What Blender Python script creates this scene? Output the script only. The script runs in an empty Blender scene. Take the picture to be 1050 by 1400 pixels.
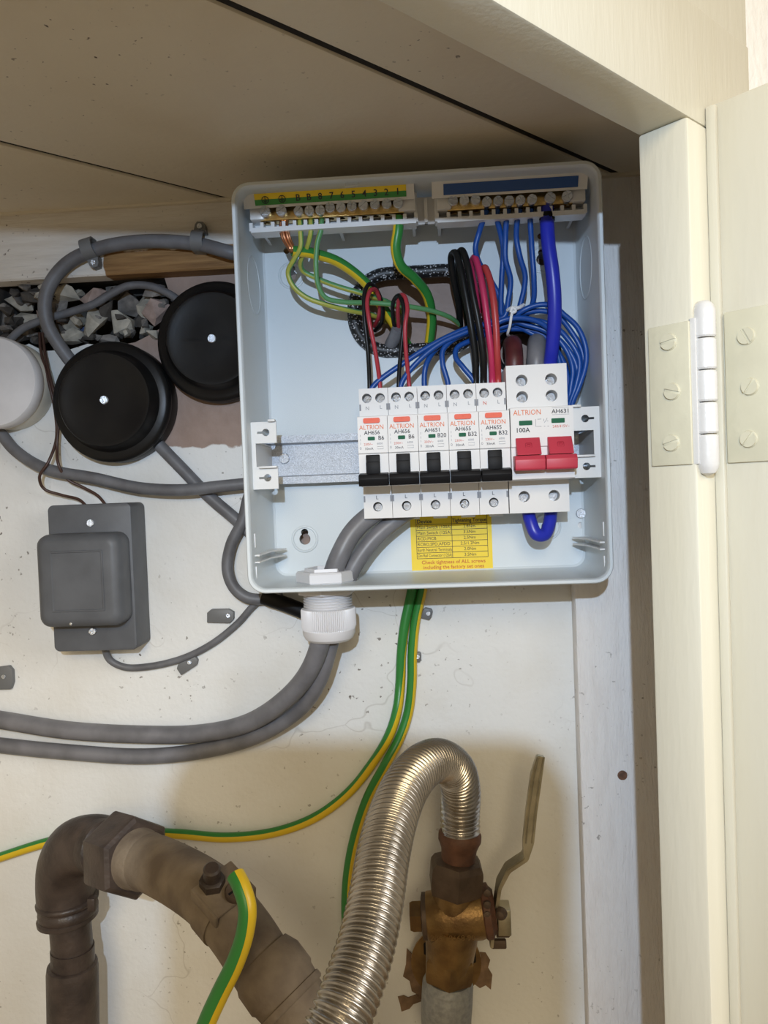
import bpy, bmesh, math, random
from mathutils import Vector, Matrix
random.seed(7)
SC = bpy.context.scene
COL = SC.collection

# ------------------------------------------------------------------ camera
F = 1060.0                                   # focal length in pixels of the 1050 x 1400 frame
PITCH, YAW, ROLL = -0.02683396, 0.06293641, 0.0384884
CAM = Vector((0.0043603, -0.54951654, -0.06584508))
ROT = Matrix.Rotation(YAW, 3, 'Z') @ Matrix.Rotation(PITCH, 3, 'X') @ Matrix.Rotation(ROLL, 3, 'Y')
RIGHT, FWD, UP = ROT.col[0].copy(), ROT.col[1].copy(), ROT.col[2].copy()
cd = bpy.data.cameras.new('camera'); cam = bpy.data.objects.new('camera', cd); COL.objects.link(cam)
cd.sensor_fit = 'HORIZONTAL'; cd.sensor_width = 36.0; cd.lens = 36.0 * F / 1050.0
cd.clip_start = 0.002; cd.clip_end = 50
cam.matrix_world = Matrix((
    (RIGHT.x, UP.x, -FWD.x, CAM.x), (RIGHT.y, UP.y, -FWD.y, CAM.y),
    (RIGHT.z, UP.z, -FWD.z, CAM.z), (0, 0, 0, 1)))
SC.camera = cam

# ------------------------------------------------------------------ world, lamps, exposure
w = bpy.data.worlds.new('World'); SC.world = w; w.use_nodes = True
bg = w.node_tree.nodes['Background']; bg.inputs[0].default_value = (1.0, 0.81, 0.56, 1); bg.inputs[1].default_value = 0.33
def lamp(name, kind, loc, target, energy, color, **kw):
    d = bpy.data.lights.new(name, kind); o = bpy.data.objects.new(name, d); COL.objects.link(o)
    o.location = loc; d.energy = energy; d.color = color
    o.rotation_euler = (Vector(target) - Vector(loc)).to_track_quat('-Z', 'Y').to_euler()
    for k, v in kw.items(): setattr(d, k, v)
    return o
HEAD = Vector((-0.0054, -0.748, 0.0505))        # head torch worn by the photographer
lamp('head_torch_light', 'SPOT', HEAD, (0.015, 0, -0.15), 13.2, (0.60, 0.77, 1.0), shadow_soft_size=0.0035, spot_size=math.radians(84), spot_blend=1.0)
lamp('hall_ceiling_light', 'AREA', (0.05, -1.9, 0.50), (0.0, 0.0, -0.12), 14.8, (1.0, 0.80, 0.50), shape='DISK', size=0.7)
lamp('frame_fill_light', 'AREA', (1.25, -1.05, 0.45), (0.10, -0.20, 0.10), 13.0, (1.0, 0.96, 0.90), shape='RECTANGLE', size=0.6, size_y=0.9)  # unseen fill lamp added to brighten the front of the door head
SC.view_settings.view_transform = 'Standard'; SC.view_settings.look = 'None'
SC.view_settings.gamma = 1.0; SC.view_settings.use_curve_mapping = False
SC.view_settings.exposure = 0.0

# ------------------------------------------------------------------ helpers
def P(x, y, Y):
    """world point on the plane at depth Y that is seen at photograph pixel (x, y)"""
    d = RIGHT * ((x - 525) / F) + FWD + UP * ((700 - y) / F)
    return CAM + d * ((Y - CAM.y) / d.y)
def PX(x, y, Y): return P(x, y, Y).x
def PZ(x, y, Y): return P(x, y, Y).z
WALL = 0.018
TIM = 0.0022                                  # face of the timber behind the box

def M(name, col, rough=0.5, metal=0.0, var=0.0, vscale=60.0, col2=None, bump=0.0, bscale=300.0, spec=0.5, stretch=None, detail=4.0, coat=0.0, lo=0.35, hi=0.65):
    m = bpy.data.materials.new(name); m.use_nodes = True
    nt = m.node_tree; b = nt.nodes['Principled BSDF']
    b.inputs['Base Color'].default_value = (*col, 1); b.inputs['Roughness'].default_value = rough
    b.inputs['Metallic'].default_value = metal; b.inputs['Specular IOR Level'].default_value = spec
    b.inputs['Coat Weight'].default_value = coat
    if var or bump:
        tc = nt.nodes.new('ShaderNodeTexCoord'); mp = nt.nodes.new('ShaderNodeMapping')
        nt.links.new(tc.outputs['Object'], mp.inputs[0])
        if stretch: mp.inputs['Scale'].default_value = stretch
    if var:
        n = nt.nodes.new('ShaderNodeTexNoise'); n.inputs['Scale'].default_value = vscale; n.inputs['Detail'].default_value = detail
        nt.links.new(mp.outputs[0], n.inputs['Vector'])
        r = nt.nodes.new('ShaderNodeMapRange'); r.inputs[1].default_value = lo; r.inputs[2].default_value = hi
        nt.links.new(n.outputs['Fac'], r.inputs[0])
        mx = nt.nodes.new('ShaderNodeMix'); mx.data_type = 'RGBA'
        c2 = col2 if col2 else tuple(c * (1 - var) for c in col)
        mx.inputs[6].default_value = (*col, 1); mx.inputs[7].default_value = (*c2, 1)
        nt.links.new(r.outputs[0], mx.inputs[0]); nt.links.new(mx.outputs[2], b.inputs['Base Color'])
    if bump:
        n2 = nt.nodes.new('ShaderNodeTexNoise'); n2.inputs['Scale'].default_value = bscale; n2.inputs['Detail'].default_value = 3
        nt.links.new(mp.outputs[0], n2.inputs['Vector'])
        bp = nt.nodes.new('ShaderNodeBump'); bp.inputs['Strength'].default_value = bump; bp.inputs['Distance'].default_value = 0.001
        nt.links.new(n2.outputs['Fac'], bp.inputs['Height']); nt.links.new(bp.outputs[0], b.inputs['Normal'])
    return m

class BM:
    """collects shapes in world coordinates"""
    def __init__(s): s.b = bmesh.new(); s.mi = 0
    def _new(s, f0):
        s.b.faces.ensure_lookup_table()
        for f in s.b.faces[f0:]: f.material_index = s.mi
    def box(s, x0, x1, y0, y1, z0, z1, bev=0.0, seg=2, mat=None):
        t = bmesh.new(); bmesh.ops.create_cube(t, size=1.0)
        for v in t.verts:
            v.co = Vector(((x0 + x1) / 2 + v.co.x * (x1 - x0), (y0 + y1) / 2 + v.co.y * (y1 - y0), (z0 + z1) / 2 + v.co.z * (z1 - z0)))
        if bev: bmesh.ops.bevel(t, geom=t.edges[:], offset=bev, segments=seg, affect='EDGES', profile=0.5)
        s.join(t, mat); return s
    def join(s, t, mat=None):
        if mat is not None:
            for v in t.verts: v.co = mat @ v.co
        bmesh.ops.recalc_face_normals(t, faces=t.faces[:])
        f0 = len(s.b.faces); vm = {v: s.b.verts.new(v.co) for v in t.verts}
        for f in t.faces:
            try: s.b.faces.new([vm[v] for v in f.verts])
            except ValueError: pass
        t.free(); s._new(f0)
    def prism(s, poly, y0, y1, bev=0.0, mat=None, ax='Y'):
        """poly of (x, z) extruded along y (ax 'Y'), of (y, z) along x ('X'), of (x, y) along z ('Z')"""
        t = bmesh.new()
        def mk(a, c, h): return {'Y': (a, h, c), 'X': (h, a, c), 'Z': (a, c, h)}[ax]
        A = [t.verts.new(mk(a, c, y0)) for a, c in poly]; B = [t.verts.new(mk(a, c, y1)) for a, c in poly]
        n = len(poly); t.faces.new(A); t.faces.new(B[::-1])
        for i in range(n): t.faces.new((A[i], B[i], B[(i + 1) % n], A[(i + 1) % n]))
        bmesh.ops.recalc_face_normals(t, faces=t.faces[:])
        if bev: bmesh.ops.bevel(t, geom=t.edges[:], offset=bev, segments=2, affect='EDGES', profile=0.5)
        s.join(t, mat); return s
    def lathe(s, prof, c=(0, 0, 0), axis=(0, -1, 0), seg=32, cap=True, phase=0.0):
        """prof: (radius, height along axis)"""
        a = Vector(axis).normalized(); u = a.orthogonal().normalized() if abs(a.z) > .99 or abs(a.z) < .01 and abs(a.y) < .01 else a.cross(Vector((0, 0, 1))).normalized()
        v = a.cross(u); c = Vector(c); t = bmesh.new(); rings = []
        for r, h in prof:
            rings.append([t.verts.new(c + a * h + (u * math.cos(phase + 2 * math.pi * i / seg) + v * math.sin(phase + 2 * math.pi * i / seg)) * max(r, 1e-6)) for i in range(seg)])
        for A, B in zip(rings, rings[1:]):
            for i in range(seg): t.faces.new((A[i], A[(i + 1) % seg], B[(i + 1) % seg], B[i]))
        if cap: t.faces.new(rings[0][::-1]); t.faces.new(rings[-1])
        s.join(t); return s
    def tube(s, pts, rad, sides=12, stripe=None, twist=0.0, cap=True, wave=None, closed=False, phase=0.0, tmax=9.0):
        """sweep a circle along pts; rad number or list; stripe = (share of slot 1); wave=(pitch, amplitude)"""
        n = len(pts); R = rad if isinstance(rad, (list, tuple)) else [rad] * n
        t = bmesh.new(); rings = []
        T = [((pts[(i + 1) % n] - pts[i - 1]) if closed else (pts[min(i + 1, n - 1)] - pts[max(i - 1, 0)])).normalized() for i in range(n)]
        u = T[0].orthogonal().normalized() if abs(T[0].y) > .9 else T[0].cross(Vector((0, 1, 0))).normalized()
        L = 0.0
        for i in range(n):
            if i: L += (pts[i] - pts[i - 1]).length
            u = (u - T[i] * u.dot(T[i])).normalized(); v = T[i].cross(u); r = R[i]
            if wave: r += wave[1] * math.cos(2 * math.pi * L / wave[0])
            a0 = phase + twist * min(L, tmax)
            rings.append([t.verts.new(pts[i] + (u * math.cos(a0 + 2 * math.pi * k / sides) + v * math.sin(a0 + 2 * math.pi * k / sides)) * r) for k in range(sides)])
        fl = []
        m = n if closed else n - 1
        for i in range(m):
            A, B = rings[i], rings[(i + 1) % n]
            for k in range(sides): fl.append((t.faces.new((A[k], A[(k + 1) % sides], B[(k + 1) % sides], B[k])), k))
        if cap and not closed: t.faces.new(rings[0][::-1]); t.faces.new(rings[-1])
        f0 = len(s.b.faces); vm = {v: s.b.verts.new(v.co) for v in t.verts}
        idx = {f: k for f, k in fl}
        for f in t.faces:
            g = s.b.faces.new([vm[v] for v in f.verts]); g.material_index = s.mi
            if stripe and f in idx and idx[f] < sides * stripe: g.material_index = 1
        t.free(); return s

def rrect(x0, x1, z0, z1, r, n=6):
    out = []
    for cx, cz, a in ((x1 - r, z1 - r, 0), (x0 + r, z1 - r, 90), (x0 + r, z0 + r, 180), (x1 - r, z0 + r, 270)):
        for i in range(n + 1):
            t = math.radians(a + 90 * i / n); out.append((cx + r * math.cos(t), cz + r * math.sin(t)))
    return out

def spline(pts, per=8):
    p = [Vector(q) for q in pts]; out = []
    p = [p[0] * 2 - p[1]] + p + [p[-1] * 2 - p[-2]]
    for i in range(1, len(p) - 2):
        a, b, c, d = p[i - 1], p[i], p[i + 1], p[i + 2]
        # centripetal-like tangents
        la, lb, lc = max((b - a).length, 1e-6) ** .5, max((c - b).length, 1e-6) ** .5, max((d - c).length, 1e-6) ** .5
        m1 = (c - b) + ((b - a) / la - (c - a) / (la + lb)) * lb
        m2 = (c - b) + ((d - c) / lc - (d - b) / (lb + lc)) * lb
        for k in range(per):
            t = k / per; t2, t3 = t * t, t * t * t
            out.append(b * (2 * t3 - 3 * t2 + 1) + m1 * (t3 - 2 * t2 + t) + c * (-2 * t3 + 3 * t2) + m2 * (t3 - t2))
    out.append(p[-2]); return out

def wl(o):
    l = o.location.copy()
    while o.parent: o = o.parent; l = l + o.location
    return l
def finish(me, smooth=True, ang=35):
    if smooth:
        me.shade_smooth(); me.set_sharp_from_angle(angle=math.radians(ang))
def obj(name, bm, mats, parent=None, smooth=True, ang=35, origin=None):
    me = bpy.data.meshes.new(name); b = bm.b if isinstance(bm, BM) else bm
    bmesh.ops.remove_doubles(b, verts=b.verts[:], dist=1e-7)
    if parent is not None: off = wl(parent)
    else:
        if origin is None:
            xs = [v.co for v in b.verts]; lo = [min(c[i] for c in xs) for i in range(3)]; hi = [max(c[i] for c in xs) for i in range(3)]
            origin = ((lo[0] + hi[0]) / 2, (lo[1] + hi[1]) / 2, lo[2])
        off = Vector(origin)
    for v in b.verts: v.co -= off
    b.to_mesh(me); b.free()
    for m in (mats if isinstance(mats, (list, tuple)) else [mats]): me.materials.append(m)
    finish(me, smooth, ang)
    o = bpy.data.objects.new(name, me); COL.objects.link(o)
    if parent is not None: o.parent = parent
    else: o.location = off
    return o
def tag(o, label, cat, group=None):
    o['label'] = label; o['category'] = cat
    if group: o['group'] = group
    return o
def thing(name, loc, label, cat, group=None):
    o = bpy.data.objects.new(name, None); COL.objects.link(o); o.location = loc; o.empty_display_size = .01
    return tag(o, label, cat, group)
def struct(o): o['kind'] = 'structure'; return o
def inst(src, loc, parent=None, rot=None, scale=None, name=None):
    """a copy of a mesh object that shares its mesh; loc in world coordinates"""
    c = src.copy(); COL.objects.link(c); c.parent = parent
    if name: c.name = name
    c.location = Vector(loc) - (wl(parent) if parent else Vector())
    if rot: c.rotation_euler = rot
    if scale: c.scale = (scale,) * 3 if not isinstance(scale, tuple) else scale
    return c
def bool_cut(o, cutters):
    for c in cutters:
        cm = bpy.data.meshes.new('c'); bmesh.ops.recalc_face_normals(c.b, faces=c.b.faces[:])
        off = wl(o)
        for v in c.b.verts: v.co -= off
        c.b.to_mesh(cm); c.b.free()
        co = bpy.data.objects.new('c', cm); COL.objects.link(co); co.location = off
        md = o.modifiers.new('b', 'BOOLEAN'); md.operation = 'DIFFERENCE'; md.solver = 'EXACT'; md.object = co
        bpy.context.view_layer.update()
        dg = bpy.context.evaluated_depsgraph_get(); me = bpy.data.meshes.new_from_object(o.evaluated_get(dg))
        old = o.data; nm = old.name; o.modifiers.clear(); o.data = me; bpy.data.meshes.remove(old); me.name = nm
        bpy.data.objects.remove(co); bpy.data.meshes.remove(cm)
    finish(o.data)
_txt = {}
def text(s, size, loc, parent, mat, name='lettering', squash=1.0, rot=(math.pi / 2, 0, 0), spacing=1.0, center=True, bold=0.0):
    key = (s, size, mat.name, spacing, center, bold)
    if key not in _txt:
        cu = bpy.data.curves.new('t', 'FONT'); cu.body = s; cu.size = size; cu.space_character = spacing
        cu.align_x = 'CENTER' if center else 'LEFT'; cu.align_y = 'CENTER'; cu.resolution_u = 2; cu.offset = bold; cu.extrude = 0.00003
        to = bpy.data.objects.new('t', cu); COL.objects.link(to); bpy.context.view_layer.update()
        me = bpy.data.meshes.new_from_object(to.evaluated_get(bpy.context.evaluated_depsgraph_get()))
        bpy.data.objects.remove(to); bpy.data.curves.remove(cu); me.name = name
        me.materials.clear(); me.materials.append(mat); _txt[key] = me
    o = bpy.data.objects.new(name, _txt[key]); COL.objects.link(o); o.parent = parent
    o.location = Vector(loc) - (wl(parent) if parent else Vector()); o.rotation_euler = rot; o.scale = (squash, 1, 1)
    return o

# ------------------------------------------------------------------ materials
m_steelbox = M('white powder coated steel', (.62, .67, .695), .42, bump=.12, bscale=2500, spec=.5)
m_plastic = M('white plastic', (.68, .68, .67), .4)
m_plastic2 = M('breaker plastic', (.74, .735, .73), .5, spec=.3)
m_gland = M('pale grey nylon', (.66, .66, .68), .4)
m_black = M('black plastic', (.006, .006, .007), .55, spec=.2)
m_bake = M('black bakelite', (.006, .006, .007), .36, var=.5, vscale=40, col2=(.011, .0105, .010), bump=.05, bscale=200, spec=.25)
m_redsw = M('red switch plastic', (.52, .045, .075), .45)
m_orange = M('orange test button', (.74, .12, .06), .5, spec=.3)
m_green = M('green status window', (.012, .11, .055), .6, spec=.2)
m_chrome = M('bright plated steel', (.66, .69, .74), .30, 1.0, bump=.3, bscale=900)
m_zinc = M('zinc plated rail', (.55, .58, .63), .52, .7, var=.3, vscale=1500, bump=.35, bscale=1800)
m_brass = M('brass', (.78, .55, .22), .28, 1.0, var=.3, vscale=200)
m_copper = M('copper', (.62, .27, .14), .3, 1.0)
m_clear = M('clear milky plastic', (.70, .71, .72), .25)
m_blue = M('blue insulation', (.007, .065, .30), .38)
m_blue2 = M('dark blue insulation', (.016, .026, .40), .35)
m_cblack = M('black insulation', (.008, .008, .008), .38, spec=.3)
m_cred = M('red insulation', (.42, .035, .05), .38)
m_cpink = M('crimson insulation', (.50, .03, .10), .38)
m_cred2 = M('light red insulation', (.44, .045, .045), .38)
m_eg = M('green insulation', (.03, .22, .04), .36)
m_ey = M('yellow insulation', (.72, .50, .02), .36)
m_eg2 = M('pale green insulation', (.10, .29, .11), .4)
m_ey2 = M('pale yellow insulation', (.42, .42, .07), .4)
m_grey = M('grey cable sheath', (.155, .16, .175), .5, var=.35, vscale=70, col2=(.11, .11, .118), bump=.06, bscale=500)
m_tail = M('mid grey tail sheath', (.185, .185, .20), .42, var=.3, vscale=60)
m_brown = M('brown bell wire', (.055, .025, .018), .4)
m_tgrey = M('slate grey plastic', (.105, .112, .125), .5, var=.2, vscale=50, bump=.06, bscale=400)
m_white = M('white bakelite', (.72, .72, .74), .45, var=.12, vscale=40)
m_cream2 = M('cream plastic', (.62, .60, .52), .5)
m_clip = M('grey clip plastic', (.15, .155, .16), .5)
m_iron = M('painted iron pipe', (.030, .021, .018), .45, var=.6, vscale=55, col2=(.070, .050, .040), bump=.35, bscale=350)
m_iron2 = M('dusty iron pipe', (.22, .175, .125), .75, var=.6, vscale=45, col2=(.12, .09, .065), bump=.4, bscale=400)
m_hose = M('stainless hose', (.58, .55, .51), .27, 1.0, var=.25, vscale=35)
m_vbrass = M('valve brass', (.30, .19, .075), .42, .8, var=.5, vscale=60, col2=(.16, .095, .042), bump=.25, bscale=500)
m_nut = M('dark brass nut', (.135, .095, .07), .55, .4, var=.4, vscale=70, bump=.3, bscale=500)
m_ferr = M('rusty ferrule', (.17, .08, .05), .6, .2, var=.5, vscale=80, bump=.3, bscale=500)
m_galv = M('galvanised grey elbow', (.24, .25, .26), .6, .3, var=.5, vscale=300, col2=(.33, .34, .34), bump=.3, bscale=700)
m_lever = M('plated lever', (.50, .46, .34), .38, .9, var=.35, vscale=80)
m_ink = M('dark print', (.06, .06, .07), .8, spec=.1)
m_ink2 = M('grey print', (.28, .29, .32), .8, spec=.1)
m_iorg = M('orange print', (.72, .19, .07), .8, spec=.1)
m_ired = M('red print', (.60, .13, .08), .8, spec=.1)
m_yel = M('yellow label', (.85, .62, .02), .5)
m_lgreen = M('green label', (.04, .26, .05), .5)
m_lblue = M('blue label', (.015, .07, .25), .5)
m_phone = M('phone black', (.02, .02, .022), .2)
m_tie = M('white tie', (.8, .8, .8), .5)
m_hingep = M('cream painted metal', (.60, .57, .43), .38, var=.06, vscale=60, bump=.2, bscale=250)
m_knuck = M('white painted knuckle', (.62, .61, .59), .3, bump=.2, bscale=250)
m_dred = M('dark red sheath', (.11, .022, .022), .45, var=.4, vscale=90)
m_paper = M('torn brown paper', (.27, .17, .10), .8, var=.5, vscale=90, bump=.4, bscale=300)
m_stone = [M('pale rubble', (.52, .48, .40), .9, var=.4, vscale=120, bump=.6, bscale=250),
           M('grey rubble', (.25, .23, .21), .9, var=.5, vscale=120, bump=.6, bscale=250),
           M('dark rubble', (.09, .08, .07), .9, var=.5, vscale=120, bump=.6, bscale=250),
           M('blue painted rubble', (.07, .10, .20), .8, var=.3, vscale=120, bump=.5, bscale=250),
           M('pinkish rubble', (.40, .30, .26), .9, var=.4, vscale=120, bump=.6, bscale=250)]

def painted(name, base, dirt, patch=None, grain=None, specks=True, rough=.55, bump=.35, bs=220, crack=True, dsc=14):
    """old paint: soft dirt, dark specks, hair cracks; patch=(x0,x1,z0,z1,colour,colour2) bares another colour in world x/z"""
    m = bpy.data.materials.new(name); m.use_nodes = True; nt = m.node_tree; N = nt.nodes; Lk = nt.links
    b = N['Principled BSDF']; b.inputs['Roughness'].default_value = rough; b.inputs['Specular IOR Level'].default_value = .35
    g = N.new('ShaderNodeNewGeometry'); mp = N.new('ShaderNodeMapping'); Lk.new(g.outputs['Position'], mp.inputs[0])
    if grain: mp.inputs['Scale'].default_value = grain
    def noise(sc, det=4, src=None):
        n = N.new('ShaderNodeTexNoise'); n.inputs['Scale'].default_value = sc; n.inputs['Detail'].default_value = det
        Lk.new(src or mp.outputs[0], n.inputs['Vector']); return n.outputs['Fac']
    def rng(s, a, c, lo=0., hi=1.):
        r = N.new('ShaderNodeMapRange'); r.inputs[1].default_value = a; r.inputs[2].default_value = c; r.inputs[3].default_value = lo; r.inputs[4].default_value = hi
        Lk.new(s, r.inputs[0]); return r.outputs[0]
    def mix(f, a, c):
        x = N.new('ShaderNodeMix'); x.data_type = 'RGBA'
        Lk.new(f, x.inputs[0])
        for i, q in ((6, a), (7, c)):
            if isinstance(q, tuple): x.inputs[i].default_value = (*q, 1)
            else: Lk.new(q, x.inputs[i])
        return x.outputs[2]
    def math_(op, a, c):
        x = N.new('ShaderNodeMath'); x.operation = op
        for i, q in ((0, a), (1, c)):
            if isinstance(q, (int, float)): x.inputs[i].default_value = q
            else: Lk.new(q, x.inputs[i])
        return x.outputs[0]
    c = mix(rng(noise(dsc, 6), .45, .75, 0, .6), base, dirt)
    if specks:
        big = rng(noise(9, 3, g.outputs['Position']), .45, .68)
        sp = rng(noise(260, 2, g.outputs['Position']), .69, .735)
        c = mix(math_('MULTIPLY', sp, big), c, (.10, .075, .055))
    if crack:
        v = N.new('ShaderNodeTexVoronoi'); v.feature = 'DISTANCE_TO_EDGE'; v.inputs['Scale'].default_value = 7
        wv = N.new('ShaderNodeVectorMath'); wv.operation = 'ADD'
        nz = N.new('ShaderNodeTexNoise'); nz.inputs['Scale'].default_value = 22; Lk.new(g.outputs['Position'], nz.inputs['Vector'])
        sc_ = N.new('ShaderNodeVectorMath'); sc_.operation = 'SCALE'; sc_.inputs['Scale'].default_value = .07; Lk.new(nz.outputs['Color'], sc_.inputs[0])
        Lk.new(g.outputs['Position'], wv.inputs[0]); Lk.new(sc_.outputs[0], wv.inputs[1]); Lk.new(wv.outputs[0], v.inputs['Vector'])
        ck = rng(v.outputs['Distance'], 0.0, .005, .30, 0)
        ck = math_('MULTIPLY', ck, rng(noise(8, 2, g.outputs['Position']), .5, .62))
        c = mix(ck, c, (.25, .22, .18))
    if patch:
        sx = N.new('ShaderNodeSeparateXYZ'); Lk.new(g.outputs['Position'], sx.inputs[0])
        jx = math_('MULTIPLY', math_('SUBTRACT', noise(60, 4, g.outputs['Position']), .5), .012)
        for (x0, x1, z0, z1, pc, pc2, pst) in patch:
            f = None
            X = math_('ADD', sx.outputs['X'], jx); Z = math_('ADD', sx.outputs['Z'], jx)
            for s, lo, hi in ((X, x0, x1), (Z, z0, z1)):
                for q in (rng(s, lo, lo + .0012), rng(s, hi, hi - .0012)):
                    f = q if f is None else math_('MULTIPLY', f, q)
            mp2 = N.new('ShaderNodeMapping'); mp2.inputs['Scale'].default_value = pst; Lk.new(g.outputs['Position'], mp2.inputs[0])
            pcx = mix(rng(noise(90, 5, mp2.outputs[0]), .3, .7), pc, pc2)
            c = mix(f, c, pcx)
    Lk.new(c, b.inputs['Base Color'])
    bp = N.new('ShaderNodeBump'); bp.inputs['Strength'].default_value = bump; bp.inputs['Distance'].default_value = .0012
    Lk.new(noise(bs, 4), bp.inputs['Height']); Lk.new(bp.outputs[0], b.inputs['Normal'])
    return m

m_wall = painted('old white wall paint', (.775, .785, .775), (.66, .635, .57),
                 patch=[(PX(150, 480, WALL), PX(345, 500, WALL), PZ(280, 612, WALL), .12, (.36, .265, .22), (.30, .215, .175), (1, 1, 1)),
                        (PX(335, 480, WALL), .098, PZ(420, 775, WALL), .12, (.36, .265, .22), (.30, .215, .175), (1, 1, 1))])
m_wall2 = painted('old white side wall paint', (.74, .72, .67), (.58, .53, .45))
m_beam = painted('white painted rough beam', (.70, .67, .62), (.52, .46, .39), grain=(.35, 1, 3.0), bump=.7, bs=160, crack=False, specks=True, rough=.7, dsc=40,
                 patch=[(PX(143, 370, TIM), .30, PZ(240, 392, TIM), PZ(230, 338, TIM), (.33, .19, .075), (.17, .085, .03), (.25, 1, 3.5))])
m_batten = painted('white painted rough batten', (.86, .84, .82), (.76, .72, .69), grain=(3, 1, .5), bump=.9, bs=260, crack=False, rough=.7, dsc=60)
m_ceil = painted('old cream ceiling board', (.70, .64, .52), (.62, .54, .42), bump=.2, crack=False, specks=True, rough=.5)
m_frame = painted('cream gloss frame paint', (.64, .61, .50), (.60, .56, .43), grain=(2, 2, .3), bump=.14, bs=200, crack=False, specks=False, rough=.4, dsc=20)
m_door = painted('cream gloss door paint', (.60, .57, .465), (.56, .52, .40), grain=(2, 2, .3), bump=.14, bs=200, crack=False, specks=False, rough=.38, dsc=20)
m_hall = painted('white textured hall paper', (.80, .79, .76), (.74, .73, .69), bump=1.0, bs=120, crack=False, specks=False)
m_floor = painted('dusty floor board', (.30, .23, .16), (.2, .15, .1), grain=(1, 4, 1), crack=False)
m_dark = M('dark void', (.012, .010, .008), .9)  # near-black colour standing in for shade in gaps and slots

# ------------------------------------------------------------------ the setting
# back wall: one sheet with a broken hole under the beam, filled with rubble
def build_wall():
    xs0, xs1, zb, zt = -.62, .19, -.75, .20
    hole = [(-5, 400), (-5, 470), (15, 478), (40, 470), (60, 480), (95, 478), (120, 470), (150, 474), (185, 468), (210, 455), (232, 440), (240, 425), (236, 408), (230, 396), (225, 380), (-5, 384)]
    hp = [P(x, y, WALL) for x, y in hole]
    t = bmesh.new()
    outer = [t.verts.new((x, WALL, z)) for x, z in ((xs0, zb), (xs1, zb), (xs1, zt), (xs0, zt))]
    inner = [t.verts.new(p) for p in hp]
    es = [t.edges.new((outer[i], outer[(i + 1) % 4])) for i in range(4)] + [t.edges.new((inner[i], inner[(i + 1) % len(inner)])) for i in range(len(inner))]
    bmesh.ops.triangle_fill(t, use_beauty=True, use_dissolve=False, edges=es)
    # the sides of the hole and its back
    back = [t.verts.new((v.co.x, WALL + .045, v.co.z)) for v in inner]
    n = len(inner)
    for i in range(n): t.faces.new((inner[i], inner[(i + 1) % n], back[(i + 1) % n], back[i]))
    t.faces.new(back)
    bmesh.ops.recalc_face_normals(t, faces=t.faces[:])
    for f in t.faces:
        if any(v.co.y > WALL + .01 for v in f.verts): f.material_index = 1
    B = BM(); B.b.free(); B.b = t
    return obj('wall_back', B, [m_wall, m_stone[2]], smooth=False, origin=(0, WALL, zb))
wall = struct(build_wall())
def rubble(cx, cy, wpx, hpx, Y, mat, seed, name='rubble_stone'):
    r = random.Random(seed); c = P(cx, cy, Y); k = .00053
    t = bmesh.new()
    for _ in range(13):
        q = Vector((r.uniform(-1, 1), r.uniform(-1, 1), r.uniform(-1, 1))); q = q.normalized() * r.uniform(.75, 1.15)
        t.verts.new((c.x + q.x * wpx * k * .62, c.y + q.y * .008, c.z + q.z * hpx * k * .62))
    h = bmesh.ops.convex_hull(t, input=t.verts[:]); bmesh.ops.delete(t, geom=[v for v in t.verts if not v.link_faces], context='VERTS')
    B = BM(); B.join(t); return obj(name, B, mat, wall, smooth=False)
rub = [(25, 415, 44, 34, 0), (12, 440, 36, 30, 1), (48, 405, 40, 26, 2), (40, 440, 40, 30, 0), (75, 420, 34, 26, 1), (92, 403, 40, 26, 0), (75, 450, 40, 26, 2), (100, 440, 34, 22, 0),
       (128, 405, 40, 26, 4), (160, 400, 36, 24, 1), (105, 460, 40, 20, 0), (128, 440, 40, 42, 0), (122, 455, 24, 18, 3), (166, 445, 34, 40, 0), (148, 425, 26, 30, 2), (180, 415, 36, 32, 1),
       (200, 418, 26, 34, 0), (214, 425, 32, 34, 4), (192, 440, 26, 26, 2), (198, 450, 18, 20, 0), (212, 400, 30, 20, 1), (58, 462, 34, 18, 1), (150, 465, 30, 12, 1), (20, 462, 34, 18, 2)]
rr0 = random.Random(3)
rub += [(rr0.uniform(0, 228), rr0.uniform(392, 466), rr0.uniform(9, 20), rr0.uniform(7, 15), rr0.choice((0, 1, 2, 2, 1, 4))) for _ in range(46)]
for i, (x, y, a, b_, k) in enumerate(rub): rubble(x, y, a, b_, WALL + .013 - .005 * (i % 3) - (.004 if i > 23 else 0), m_stone[k], 50 + i)

# timber beam along the top of the wall
BZ0, BZ1 = PZ(60, 381, TIM), .1465
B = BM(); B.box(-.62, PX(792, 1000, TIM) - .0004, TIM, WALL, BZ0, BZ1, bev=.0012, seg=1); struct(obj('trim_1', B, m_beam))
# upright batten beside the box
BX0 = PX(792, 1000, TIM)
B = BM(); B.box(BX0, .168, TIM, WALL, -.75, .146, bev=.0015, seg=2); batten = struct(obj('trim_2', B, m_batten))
B = BM(); c = P(851, 1060, TIM); B.lathe([(.0035, 0), (.0032, .0008), (.0005, .0012)], c, seg=14); obj('nail_head', B, M('rusty nail', (.2, .1, .06), .7, var=.5, vscale=300), batten)

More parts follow.
